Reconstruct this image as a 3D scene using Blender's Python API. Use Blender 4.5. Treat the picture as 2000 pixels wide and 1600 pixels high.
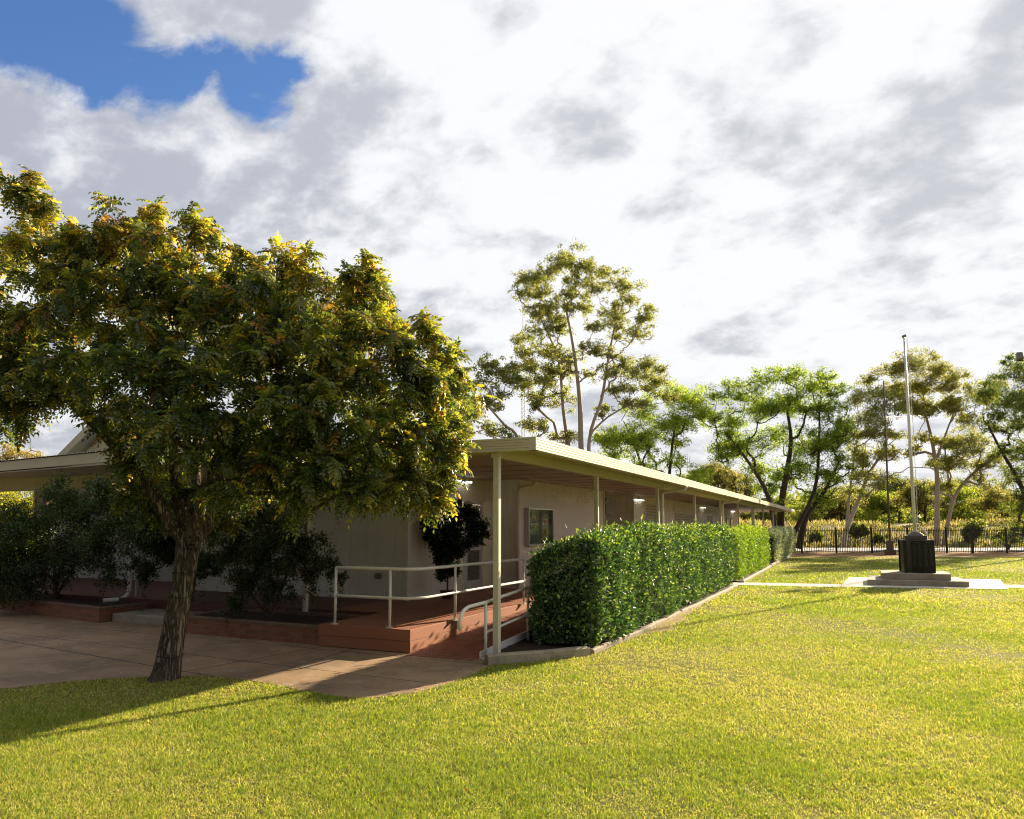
import bpy, math, random
import numpy as np
from mathutils import Vector, Matrix
R = math.radians
for o in list(bpy.data.objects): bpy.data.objects.remove(o)
C = bpy.context.scene.collection
rng = np.random.default_rng(11)
random.seed(5)

# ------------------------------------------------------------------ camera
F = 1450.0; PITCH = R(5.8); EYE = 1.9
YAW = math.atan(665 / (F / math.cos(PITCH)))
SH = 227 - F * math.tan(PITCH)
cam_d = bpy.data.cameras.new("camera")
cam = bpy.data.objects.new("camera", cam_d); C.objects.link(cam)
cam.location = (0, 0, EYE)
cam.rotation_euler = (R(90) + PITCH, 0, YAW)
cam_d.sensor_width = 36; cam_d.lens = F * 36 / 2000
cam_d.shift_y = SH / 2000
cam_d.clip_end = 3000
bpy.context.scene.camera = cam
cam_d.dof.use_dof = True; cam_d.dof.focus_distance = 12.5; cam_d.dof.aperture_fstop = 9

def ray(px, py):
    x = px - 1000; y = -(py - (800 + SH))
    fw = F * math.cos(PITCH) - y * math.sin(PITCH); up = F * math.sin(PITCH) + y * math.cos(PITCH)
    return np.array([x * math.cos(YAW) - fw * math.sin(YAW), x * math.sin(YAW) + fw * math.cos(YAW), up])
def at(px, py, depth):      # a point at a given horizontal distance ahead of the viewer
    r = ray(px, py); return np.array([0, 0, EYE]) + r * (depth / (-r[0] * math.sin(YAW) + r[1] * math.cos(YAW)))

# ------------------------------------------------------------------ sun, sky
SUN_AZ = R(20.5); SUN_EL = R(20.5)
sund = bpy.data.lights.new("sun", 'SUN'); sund.energy = 5.0; sund.angle = R(0.6); sund.color = (1, .82, .56)
sun = bpy.data.objects.new("sun", sund); C.objects.link(sun)
sv = Vector((math.sin(SUN_AZ) * math.cos(SUN_EL), math.cos(SUN_AZ) * math.cos(SUN_EL), math.sin(SUN_EL)))
sun.rotation_euler = (-sv).to_track_quat('-Z', 'Y').to_euler(); sun.location = (10, 20, 30)

vs = bpy.context.scene.view_settings
bpy.context.scene.display_settings.display_device = 'sRGB'
vs.view_transform = 'Standard'; vs.look = 'None'; vs.exposure = 1.4; vs.gamma = 1.0; vs.use_curve_mapping = False
cy = bpy.context.scene.cycles
try:
    cy.use_denoising = True; cy.max_bounces = 8; cy.transparent_max_bounces = 12; cy.sample_clamp_indirect = 6; cy.filter_width = 1.1; cy.denoising_prefilter = 'ACCURATE'
except Exception: pass

class NT:
    def __init__(s, t): s.t = t
    def n(s, typ, ins=None, **kw):
        nd = s.t.nodes.new(typ)
        for k, v in kw.items(): setattr(nd, k, v)
        for k, v in (ins or {}).items():
            if isinstance(v, bpy.types.NodeSocket): s.t.links.new(v, nd.inputs[k])
            else: nd.inputs[k].default_value = v
        return nd
    def m(s, op, a, b=0.0, c=0.0, clamp=False):
        nd = s.n('ShaderNodeMath', {0: a, 1: b, 2: c}, operation=op); nd.use_clamp = clamp
        return nd.outputs[0]
    def mix(s, f, a, b, bt='MIX'):
        nd = s.t.nodes.new('ShaderNodeMix'); nd.data_type = 'RGBA'; nd.blend_type = bt
        for i, v in ((0, f), (6, a), (7, b)):
            if isinstance(v, bpy.types.NodeSocket): s.t.links.new(v, nd.inputs[i])
            elif i == 0: nd.inputs[0].default_value = v
            else: nd.inputs[i].default_value = (*v, 1) if len(v) == 3 else v
        return nd.outputs[2]
    def ss(s, v, lo, hi, a=0.0, b=1.0):
        nd = s.n('ShaderNodeMapRange', {0: v, 1: lo, 2: hi, 3: a, 4: b}, interpolation_type='SMOOTHSTEP'); return nd.outputs[0]
    def noise(s, vec, scale, detail=4, rough=.5, dist=0.0):
        nd = s.n('ShaderNodeTexNoise', {'Scale': scale, 'Detail': detail, 'Roughness': rough, 'Distortion': dist})
        if vec is not None: s.t.links.new(vec, nd.inputs['Vector'])
        return nd.outputs[0]

world = bpy.data.worlds.new("World"); bpy.context.scene.world = world; world.use_nodes = True
wt = world.node_tree; wt.nodes.clear(); W = NT(wt)
sky = W.n('ShaderNodeTexSky', sky_type='NISHITA', sun_disc=False, sun_elevation=SUN_EL, sun_rotation=SUN_AZ,
          air_density=1.0, dust_density=.4, ozone_density=2.5)
bg_sky = W.n('ShaderNodeBackground', {0: sky.outputs[0], 1: 0.085})
tc = W.n('ShaderNodeTexCoord'); dvec = W.n('ShaderNodeVectorMath', {0: tc.outputs['Generated']}, operation='NORMALIZE').outputs[0]
sep = W.n('ShaderNodeSeparateXYZ', {0: dvec})
zz = W.m('ADD', W.m('MAXIMUM', sep.outputs[2], 0.0), 0.34)
pl = W.n('ShaderNodeCombineXYZ', {0: W.m('DIVIDE', sep.outputs[0], zz), 1: W.m('DIVIDE', sep.outputs[1], zz), 2: 0.0}).outputs[0]
rot = W.n('ShaderNodeMapping', {0: pl, 1: (5.3, 2.2, 0), 2: (0, 0, R(35)), 3: (1.3, 1.55, 1)}).outputs[0]
nA = W.noise(rot, 1.5, 5, .5, .3)
nB = W.noise(rot, 4.2, 10, .55, .1)
nC = W.noise(rot, 11.0, 8, .6, .3)
sd = W.n('ShaderNodeVectorMath', {0: dvec, 1: tuple(sv)}, operation='DOT_PRODUCT').outputs[1]
glow = W.ss(sd, .25, .98)
val = W.m('ADD', W.m('ADD', W.m('MULTIPLY', nA, .55), W.m('MULTIPLY', nB, .62)), W.m('MULTIPLY', nC, .2))
val = W.m('ADD', val, W.m('MULTIPLY', glow, .06))
lit = W.ss(val, .595, .77)
ccol = W.mix(lit, (.205, .217, .25), (.405, .41, .425))
ccol = W.mix(W.m('MULTIPLY', glow, .2), ccol, (.5, .49, .47))
hz = W.ss(sep.outputs[2], .0, .16, 1.0, 0.0)
ccol = W.mix(W.m('MULTIPLY', hz, .45), ccol, (.43, .42, .41))
# clear patch of sky, high on the left
hole = None
for (px, py, r) in ((-20, 10, .062), (80, 40, .066), (190, 90, .062), (275, 140, .047), (370, 150, .038), (460, 155, .042), (535, 155, .04)):
    d = ray(px, py); d = d / np.linalg.norm(d)
    dist = W.n('ShaderNodeVectorMath', {0: dvec, 1: tuple(d)}, operation='DISTANCE').outputs[1]
    v = W.m('SUBTRACT', r, dist)
    hole = v if hole is None else W.m('SMOOTH_MAX', hole, v, .03)
hole = W.m('ADD', hole, W.m('MULTIPLY', W.m('SUBTRACT', W.noise(rot, 6.0, 10, .6, .3), .5), .13))
hm = W.ss(hole, -.008, .024)
away = W.ss(sd, -.35, .3, .32, 1.0)            # unseen sky away from the sun dimmed to deepen shade
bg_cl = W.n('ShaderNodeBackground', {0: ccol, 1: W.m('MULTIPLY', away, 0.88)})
blue = W.n('ShaderNodeBackground', {0: W.mix(1.0, sky.outputs[0], (.8, 1.0, 1.3), 'MULTIPLY'), 1: 0.053})
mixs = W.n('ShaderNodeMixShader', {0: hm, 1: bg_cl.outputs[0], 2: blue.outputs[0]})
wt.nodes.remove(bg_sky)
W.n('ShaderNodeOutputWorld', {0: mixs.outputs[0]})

# ------------------------------------------------------------------ materials
MT = {}
def mat(name, col, rough=.6, var=0.0, vscale=3.0, col2=None, bump=0.0, bscale=30.0, stretch=None, spec=.4, metal=0.0, streak=0.0):
    if name in MT: return MT[name]
    m = bpy.data.materials.new(name); m.use_nodes = True; t = m.node_tree; t.nodes.clear(); N = NT(t)
    co = N.n('ShaderNodeTexCoord').outputs['Object']
    if stretch: co = N.n('ShaderNodeMapping', {0: co, 3: stretch}).outputs[0]
    c2 = col2 or tuple(c * .6 for c in col)
    base = N.mix(N.m('MULTIPLY', N.ss(N.noise(co, vscale, 6, .6), .38, .68), var), col, c2) if var else None
    if streak:
        st = N.n('ShaderNodeMapping', {0: N.n('ShaderNodeTexCoord').outputs['Object'], 3: (9, 9, .55)}).outputs[0]
        base = N.mix(N.m('MULTIPLY', N.ss(N.noise(st, 1.0, 5, .65), .5, .8), streak), base if base else N.n('ShaderNodeRGB').outputs[0], (.2, .15, .1))
    p = N.n('ShaderNodeBsdfPrincipled', {'Roughness': rough, 'Specular IOR Level': spec, 'Metallic': metal})
    if base: t.links.new(base, p.inputs['Base Color'])
    else: p.inputs['Base Color'].default_value = (*col, 1)
    if bump:
        b = N.n('ShaderNodeBump', {'Strength': bump, 'Distance': .02, 'Height': N.noise(co, bscale, 6, .6)})
        t.links.new(b.outputs[0], p.inputs['Normal'])
    N.n('ShaderNodeOutputMaterial', {0: p.outputs[0]})
    MT[name] = m; return m

def leafmat(name, trans=.4, rough=.42, spec=.45, tint=(1.25, 1.3, .55)):
    m = bpy.data.materials.new(name); m.use_nodes = True; t = m.node_tree; t.nodes.clear(); N = NT(t)
    a = N.n('ShaderNodeAttribute', attribute_name='tint').outputs[0]
    p = N.n('ShaderNodeBsdfPrincipled', {'Base Color': a, 'Roughness': rough, 'Specular IOR Level': spec})
    tr = N.n('ShaderNodeBsdfTranslucent', {0: N.mix(1.0, a, tint, 'MULTIPLY')})
    mx = N.n('ShaderNodeMixShader', {0: trans, 1: p.outputs[0], 2: tr.outputs[0]})
    N.n('ShaderNodeOutputMaterial', {0: mx.outputs[0]})
    MT[name] = m; return m
LEAF = leafmat('leaf', .5, .36, .6, (2.6, 2.4, .75))
HEDGE = leafmat('hedge_leaf', .28, .46, 1.0, (1.8, 1.8, .6))
FAR = leafmat('far_leaf', .55, .5, .3, (3.0, 2.8, 1.1))
GRASS = leafmat('grass_blade', .45, .5, .3, (1.5, 1.45, .8))

CREAM = mat('cream_paint', (.66, .60, .47), .5, .25, 2.0, (.5, .44, .33))
PIPEC = mat('white_tube', (.72, .70, .64), .35, .2, 8, (.5, .46, .4))
WALL = mat('wall_paint', (.76, .75, .69), .6, .35, 1.2, (.54, .49, .42), bump=.15, bscale=20, streak=.25)
WALL2 = mat('side_wall_paint', (.80, .75, .64), .6, .3, .8, (.68, .61, .5), bump=.1, bscale=14)
SOFFIT = mat('soffit_lining', (.46, .35, .27), .5, .4, 1.0, (.28, .2, .16))  # taupe tone partly carries red light reflected off the deck
EAVE = mat('eave_lining', (.5, .43, .22), .55, .3, 1.5, (.4, .33, .16))
CORR = mat('corrugated_sheet', (.55, .56, .56), .35, .3, 2, (.42, .42, .42), spec=.5)
MAROON = mat('maroon_paint', (.13, .05, .035), .55, .4, 3, (.09, .04, .03))
DECK = mat('deck_timber', (.30, .125, .075), .55, .7, 2.0, (.28, .11, .065), bump=.3, bscale=40, stretch=(1, .2, 1))
DECKF = mat('deck_fascia', (.32, .13, .07), .6, .5, 2.0, (.32, .12, .06), bump=.1, bscale=40)
RAMP = mat('ramp_timber', (.23, .08, .045), .75, .6, 3.0, (.16, .055, .035), bump=.3, bscale=50)
def barkmat():
    m = bpy.data.materials.new('bark'); m.use_nodes = True; t = m.node_tree; t.nodes.clear(); N = NT(t)
    co = N.n('ShaderNodeTexCoord').outputs['Object']; st = N.n('ShaderNodeMapping', {0: co, 3: (1, 1, .13)}).outputs[0]
    a = N.noise(st, 26, 5, .6, .6); f = N.ss(N.m('ABSOLUTE', N.m('SUBTRACT', a, .5)), .0, .11)
    base = N.mix(f, (.06, .045, .034), (.27, .215, .16)); base = N.mix(N.ss(N.noise(co, 3, 5, .6), .45, .7, 0, .6), base, (.19, .15, .11))
    bp = N.n('ShaderNodeBump', {'Strength': 1.0, 'Distance': .035, 'Height': N.m('ADD', f, N.m('MULTIPLY', N.noise(st, 70, 4), .3))})
    p = N.n('ShaderNodeBsdfPrincipled', {'Base Color': base, 'Roughness': .9, 'Specular IOR Level': .15, 'Normal': bp.outputs[0]})
    N.n('ShaderNodeOutputMaterial', {0: p.outputs[0]}); return m
BARK = barkmat()
GUM = mat('gum_bark', (.42, .34, .27), .75, .7, 1.2, (.24, .18, .13), bump=.2, bscale=6, stretch=(1, 1, .3))
DBARK = mat('dark_bark', (.075, .055, .04), .85, .6, 3, (.04, .03, .02), bump=.5, bscale=10)
TWIG = mat('twig', (.11, .07, .045), .8)
GRANITE = mat('grey_granite', (.10, .085, .08), .45, .4, 30, (.06, .05, .05))
BLACK = mat('black_granite', (.008, .009, .01), .32, spec=.3)
ETCH = mat('etched_lettering', (.045, .048, .05), .6)
STEP = mat('step_concrete', (.36, .31, .25), .8, .6, 2.5, (.2, .16, .12), bump=.3, bscale=60)
SLAB = mat('slab_concrete', (.55, .50, .42), .8, .4, 1.5, (.42, .37, .3), bump=.2, bscale=60)
IRON = mat('black_iron', (.012, .012, .012), .45)
KERBM = mat('kerb_concrete', (.34, .29, .21), .85, .8, 7, (.22, .18, .13), bump=.6, bscale=30)
SOIL = mat('soil', (.035, .024, .016), .95, .6, 8, (.06, .04, .025), bump=.8, bscale=20)
GLASS = mat('glass_dark', (.02, .02, .022), .04, spec=.8)
PAPER = mat('paper', (.65, .65, .62), .7)
PAPERD = mat('paper_print', (.12, .12, .13), .7)
RED = mat('poster_red', (.5, .06, .05), .7)
ALU = mat('aluminium', (.5, .49, .46), .35, metal=.6)
GREYBOX = mat('grey_plastic', (.2, .19, .17), .5)
DARK = mat('dark_void', (.02, .018, .016), .6)
MESHM = mat('screen_mesh', (.5, .46, .4), .5)
WIRE = mat('light_wire', (.8, .78, .7), .4)
RUST = mat('weathered_timber', (.16, .12, .09), .85, .6, 4, (.09, .07, .05))
def emis(name, c, s):
    m = bpy.data.materials.new(name); m.use_nodes = True; t = m.node_tree; t.nodes.clear(); N = NT(t)
    e = N.n('ShaderNodeEmission', {0: (*c, 1), 1: s}); N.n('ShaderNodeOutputMaterial', {0: e.outputs[0]}); return m
TUBEM = emis('tube_glow', (1, .95, .88), 2.0)

def brickmat():
    m = bpy.data.materials.new('brick'); m.use_nodes = True; t = m.node_tree; t.nodes.clear(); N = NT(t)
    co = N.n('ShaderNodeTexCoord').outputs['Object']; s = N.n('ShaderNodeSeparateXYZ', {0: co})
    v = N.n('ShaderNodeCombineXYZ', {0: N.m('ADD', s.outputs[0], s.outputs[1]), 1: s.outputs[2], 2: 0.0}).outputs[0]
    b = N.n('ShaderNodeTexBrick', {'Vector': v, 'Color1': (.30, .115, .06, 1), 'Color2': (.20, .07, .04, 1), 'Mortar': (.20, .155, .11, 1),
            'Scale': 1.0, 'Brick Width': .24, 'Row Height': .085, 'Mortar Size': .007, 'Mortar Smooth': .3, 'Bias': 0.0})
    col = N.mix(N.ss(N.noise(co, 6, 6, .65), .4, .75, 0, .6), b.outputs[0], (.24, .15, .10))
    bp = N.n('ShaderNodeBump', {'Strength': .6, 'Distance': .01, 'Height': N.m('ADD', N.m('MULTIPLY', b.outputs[1], -1.0), N.m('MULTIPLY', N.noise(co, 60, 5), .5))})
    p = N.n('ShaderNodeBsdfPrincipled', {'Base Color': col, 'Roughness': .85, 'Normal': bp.outputs[0]})
    N.n('ShaderNodeOutputMaterial', {0: p.outputs[0]}); return m
BRICK = brickmat()

def concretemat():
    m = bpy.data.materials.new('stained_concrete'); m.use_nodes = True; t = m.node_tree; t.nodes.clear(); N = NT(t)
    co = N.n('ShaderNodeTexCoord').outputs['Object']; s = N.n('ShaderNodeSeparateXYZ', {0: co})
    wob = N.m('MULTIPLY', N.m('SUBTRACT', N.noise(co, 3.5, 5, .7), .5), .12)
    base = N.mix(N.ss(N.noise(co, .9, 8, .62, .4), .35, .68), (.36, .235, .13), (.2, .135, .08))
    base = N.mix(N.ss(N.noise(co, 3.1, 7, .7), .48, .7, 0, .8), base, (.38, .29, .2))
    base = N.mix(N.ss(N.noise(co, 1.7, 9, .72, 1.0), .55, .7, 0, .75), base, (.12, .085, .06))
    base = N.mix(N.ss(N.noise(co, 110, 3, .6), .55, .7, 0, .5), base, (.13, .09, .065))
    line = None                                                   # joints and cracks: a*x+b*y=c
    for (a, b, c, w) in ((.02, 1, 9.42 - .15, .012), (.99, -.14, -8.95, .012), (.14, .99, 6.07, .016), (.06, 1, 7.75 - .06, .010), (.98, .1, -6.0, .008)):
        d = N.m('ABSOLUTE', N.m('ADD', N.m('SUBTRACT', N.m('ADD', N.m('MULTIPLY', s.outputs[0], a), N.m('MULTIPLY', s.outputs[1], b)), c), wob))
        l = N.ss(d, w * .6, w * 1.7, 1.0, 0.0); line = l if line is None else N.m('MAXIMUM', line, l)
    base = N.mix(N.m('MULTIPLY', line, .85), base, (.05, .035, .025))
    h = N.m('SUBTRACT', N.m('MULTIPLY', N.noise(co, 45, 6, .7), .4), line)
    bp = N.n('ShaderNodeBump', {'Strength': .5, 'Distance': .012, 'Height': h})
    p = N.n('ShaderNodeBsdfPrincipled', {'Base Color': base, 'Roughness': .75, 'Normal': bp.outputs[0]})
    N.n('ShaderNodeOutputMaterial', {0: p.outputs[0]}); return m
CONC = concretemat()

def groundmat():
    m = bpy.data.materials.new('lawn_ground'); m.use_nodes = True; t = m.node_tree; t.nodes.clear(); N = NT(t)
    co = N.n('ShaderNodeTexCoord').outputs['Object']; s = N.n('ShaderNodeSeparateXYZ', {0: co})
    g = N.mix(N.ss(N.noise(co, .35, 6, .6), .35, .65), (.12, .13, .03), (.2, .2, .055))
    g = N.mix(N.ss(N.noise(co, 1.6, 8, .65), .45, .75, 0, .7), g, (.11, .15, .025))
    g = N.mix(N.ss(N.noise(co, 14, 6, .7), .5, .7, 0, .6), g, (.17, .14, .06))
    # bare dirt along the fence and dry ground beyond
    q = N.m('ADD', N.m('MULTIPLY', s.outputs[0], -.415), N.m('MULTIPLY', s.outputs[1], .91))
    q = N.m('ADD', q, N.m('MULTIPLY', N.m('SUBTRACT', N.noise(co, .3, 5, .6), .5), 9.0))
    g = N.mix(N.ss(q, 43.5, 46.5, 0, .85), g, (.30, .17, .09))
    bp = N.n('ShaderNodeBump', {'Strength': .8, 'Distance': .04, 'Height': N.noise(co, 30, 8, .7)})
    p = N.n('ShaderNodeBsdfPrincipled', {'Base Color': g, 'Roughness': .9, 'Specular IOR Level': .1, 'Normal': bp.outputs[0]})
    N.n('ShaderNodeOutputMaterial', {0: p.outputs[0]}); return m
GROUND = groundmat()
BANKM = mat('dry_bank', (.24, .19, .08), .95, .8, .35, (.12, .12, .04), bump=.8, bscale=3)
ROADM = mat('road_bitumen', (.32, .33, .37), .8, .3, 1, (.25, .26, .29))

# ------------------------------------------------------------------ mesh helpers
class MB:
    def __init__(s): s.v = []; s.f = []; s.m = []
    def add(s, vs_, fs, mi=0):
        o = len(s.v); s.v += [tuple(map(float, v)) for v in vs_]; s.f += [tuple(i + o for i in f) for f in fs]; s.m += [mi] * len(fs); return s
    def box(s, x0, x1, y0, y1, z0, z1, mi=0):
        v = [(x0, y0, z0), (x1, y0, z0), (x1, y1, z0), (x0, y1, z0), (x0, y0, z1), (x1, y0, z1), (x1, y1, z1), (x0, y1, z1)]
        return s.add(v, [(3, 2, 1, 0), (4, 5, 6, 7), (0, 1, 5, 4), (1, 2, 6, 5), (2, 3, 7, 6), (3, 0, 4, 7)], mi)
    def hexa(s, b, t, mi=0):      # 4 bottom + 4 top points
        return s.add(list(b) + list(t), [(3, 2, 1, 0), (4, 5, 6, 7), (0, 1, 5, 4), (1, 2, 6, 5), (2, 3, 7, 6), (3, 0, 4, 7)], mi)
    def prism(s, poly, z0, z1, mi=0):
        n = len(poly); v = [(x, y, z0) for x, y in poly] + [(x, y, z1) for x, y in poly]
        return s.add(v, [tuple(range(n - 1, -1, -1)), tuple(range(n, 2 * n))] + [(i, (i + 1) % n, n + (i + 1) % n, n + i) for i in range(n)], mi)
    def tube(s, pts, rad, n=10, mi=0, cap=True):
        pts = [Vector(p) for p in pts]; rad = rad if hasattr(rad, '__len__') else [rad] * len(pts)
        vs_ = []; up = None
        for i, p in enumerate(pts):
            t = (pts[min(i + 1, len(pts) - 1)] - pts[max(i - 1, 0)]).normalized()
            if up is None: up = t.orthogonal().normalized()
            else: up = (up - t * up.dot(t)).normalized()
            b = t.cross(up)
            for k in range(n):
                a = 2 * math.pi * k / n; vs_.append(p + (up * math.cos(a) + b * math.sin(a)) * rad[i])
        fs = [(i * n + k, i * n + (k + 1) % n, (i + 1) * n + (k + 1) % n, (i + 1) * n + k) for i in range(len(pts) - 1) for k in range(n)]
        if cap: fs += [tuple(range(n - 1, -1, -1)), tuple((len(pts) - 1) * n + k for k in range(n))]
        return s.add(vs_, fs, mi)
    def build(s, name, mats, parent=None, smooth=False, bevel=0.0, label=None):
        me = bpy.data.meshes.new(name)
        off = Vector(parent.location) if parent is not None and parent.parent is None else (Vector(parent['org']) if parent is not None and 'org' in parent else Vector((0, 0, 0)))
        if parent is not None and parent.parent is not None: off = Vector(root_loc(parent))
        me.from_pydata([(v[0] - off[0], v[1] - off[1], v[2] - off[2]) for v in s.v], [], s.f)
        for m in (mats if isinstance(mats, (list, tuple)) else [mats]): me.materials.append(m)
        me.polygons.foreach_set('material_index', s.m)
        if smooth: me.polygons.foreach_set('use_smooth', [True] * len(s.f))
        me.update()
        o = bpy.data.objects.new(name, me); C.objects.link(o)
        if parent is not None: o.parent = parent
        if bevel:
            b = o.modifiers.new('bevel', 'BEVEL'); b.width = bevel; b.segments = 2; b.limit_method = 'ANGLE'
        if label: o['label'] = label
        return o
def root_loc(o):
    while o.parent is not None: o = o.parent
    return o.location
def tag(o, label, cat, group=None):
    o['label'] = label; o['category'] = cat
    if group: o['group'] = group
    return o
def thing(name, loc, label, cat, group=None):
    o = bpy.data.objects.new(name, None); C.objects.link(o); o.location = tuple(map(float, loc)); o.empty_display_size = .2
    return tag(o, label, cat, group)
def struct(o): o['kind'] = 'structure'; return o
def stuff(o, label, cat): o['kind'] = 'stuff'; return tag(o, label, cat)
def npmesh(name, V, Fq, mats, parent=None, col=None, smooth=False):
    """V (N,3), Fq (M,k) all faces of one size"""
    me = bpy.data.meshes.new(name); V = np.asarray(V, dtype=np.float32)
    if parent is not None: V = V - np.array(root_loc(parent), dtype=np.float32)
    k = Fq.shape[1]; M = len(Fq)
    me.vertices.add(len(V)); me.vertices.foreach_set('co', V.ravel())
    me.loops.add(M * k); me.loops.foreach_set('vertex_index', Fq.ravel().astype(np.int32))
    me.polygons.add(M); me.polygons.foreach_set('loop_start', np.arange(0, M * k, k, dtype=np.int32))
    try: me.polygons.foreach_set('loop_total', np.full(M, k, dtype=np.int32))
    except Exception: pass
    if smooth: me.polygons.foreach_set('use_smooth', np.ones(M, dtype=bool))
    me.update(calc_edges=True)
    me.materials.append(mats)
    if col is not None:
        a = me.color_attributes.new('tint', 'FLOAT_COLOR', 'POINT')
        c = np.ones((len(V), 4), dtype=np.float32); c[:, :3] = col; a.data.foreach_set('color', c.ravel())
    o = bpy.data.objects.new(name, me); C.objects.link(o)
    if parent is not None: o.parent = parent
    return o
def unit(v): return v / np.maximum(np.linalg.norm(v, axis=-1, keepdims=True), 1e-9)
def frames(dirs, roll_ref):
    """x=side, y=dir, z=normal"""
    y = unit(dirs); x = unit(np.cross(y, roll_ref)); z = np.cross(x, y)
    return np.stack([x, y, z], axis=-1)
def scatter(tv, tf, pos, Rm, sc):
    """template tv (k,3), tf (m,q): instances baked into one mesh"""
    tv = np.asarray(tv, float); tf = np.asarray(tf); n = len(pos); k = len(tv)
    V = np.einsum('nij,kj->nki', Rm, tv) * (sc[:, None, None] if sc.ndim == 1 else sc[:, None, :]) + pos[:, None, :]
    Fq = tf[None] + (np.arange(n) * k)[:, None, None]
    return V.reshape(-1, 3), Fq.reshape(-1, tf.shape[1])
KITE = (np.array([(0, 0, 0), (.22, .42, .05), (0, 1, -.04), (-.22, .42, .05)]), np.array([(0, 1, 2, 3)]))
LEAF6 = (np.array([(0, 0, 0), (.2, .3, .07), (.17, .68, .05), (0, 1, -.06), (-.17, .68, .05), (-.2, .3, .07), (0, .35, 0), (0, .7, -.01)]),
         np.array([(0, 1, 2, 7), (7, 2, 3, 3), (0, 7, 4, 5), (7, 3, 4, 4)]))
def pal(n, colors, w, jit=.25):
    colors = np.array(colors); w = np.array(w, float)
    if w.ndim == 1: idx = rng.choice(len(colors), n, p=w / w.sum())
    else:
        c = np.cumsum(w / w.sum(1, keepdims=True), 1); idx = (rng.random(n)[:, None] > c).sum(1).clip(0, len(colors) - 1)
    return colors[idx] * rng.uniform(1 - jit, 1 + jit, (n, 1))

# ------------------------------------------------------------------ trees
class Skel:
    def __init__(s): s.p = []; s.par = []; s.fixed = []
    def chain(s, pts, start=-1):
        last = start; ids = []
        for p in pts: s.p.append(np.array(p[:3], float)); s.par.append(last); s.fixed.append(p[3] if len(p) > 3 else None); last = len(s.p) - 1; ids.append(last)
        return ids
    def grow(s, tgt, first=0, k=5, jit=.04, upw=1.2):
        P = np.array(s.p[first:]); d = np.linalg.norm(P - tgt, axis=1); h = P[:, 2] - tgt[2]
        cost = d + upw * np.maximum(h + .25 * d, 0)
        i = int(np.argmin(cost)) + first; a = s.p[i]; L = np.linalg.norm(tgt - a)
        pa = s.p[s.par[i]] if s.par[i] >= 0 else a - np.array([0, 0, 1]); di = unit(a - pa)
        ctrl = a + di * L * .38 + np.array([0, 0, .06 * L]); last = i; pts = []
        for t in np.linspace(0, 1, k + 1)[1:]:
            q = (1 - t) ** 2 * a + 2 * t * (1 - t) * ctrl + t * t * np.array(tgt)
            if t < 1: q = q + rng.normal(0, jit * L, 3)
            s.p.append(q); s.par.append(last); s.fixed.append(None); last = len(s.p) - 1; pts.append(last)
        return pts
    def mesh(s, mb, rtip, power=.42, rmax=1, n=6):
        N = len(s.p); w = np.zeros(N); kids = [[] for _ in range(N)]
        for i in range(N):
            if s.par[i] >= 0: kids[s.par[i]].append(i)
        for i in range(N - 1, -1, -1):
            if not kids[i]: w[i] = 1
            if s.par[i] >= 0: w[s.par[i]] += w[i]
        r = np.minimum(rtip * w ** power, rmax)
        for i in range(N):
            if s.fixed[i]: r[i] = s.fixed[i]
        for i in range(N):
            if s.par[i] >= 0 and not s.fixed[i]: r[i] = min(r[i], r[s.par[i]] * .97)
        # one tube per run: continue along the thickest child
        done = set()
        roots = [i for i in range(N) if s.par[i] < 0]
        stack = [(None, i) for i in roots]
        while stack:
            a, i = stack.pop(); run = [a] if a is not None else []
            while True:
                run.append(i)
                if not kids[i]: break
                ks = sorted(kids[i], key=lambda q: -w[q])
                for q in ks[1:]: stack.append((i, q))
                i = ks[0]
            if len(run) > 1:
                rr = [r[j] for j in run]
                if a is not None: rr[0] = min(rr[0], rr[1] * 1.15)
                mb.tube([s.p[j] for j in run], rr, n if max(rr) < .08 else max(n, 10), cap=False)

def trunk_pts(path, sub=4):
    """path: (x,y,z,r) knots -> smooth polyline"""
    P = np.array(path, float); out = []
    for i in range(len(P) - 1):
        p0, p1, p2, p3 = P[max(i - 1, 0)], P[i], P[i + 1], P[min(i + 2, len(P) - 1)]
        for t in np.linspace(0, 1, sub, endpoint=False):
            out.append(.5 * ((2 * p1) + (-p0 + p2) * t + (2 * p0 - 5 * p1 + 4 * p2 - p3) * t * t + (-p0 + 3 * p1 - 3 * p2 + p3) * t ** 3))
    out.append(P[-1]); return out

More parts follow.
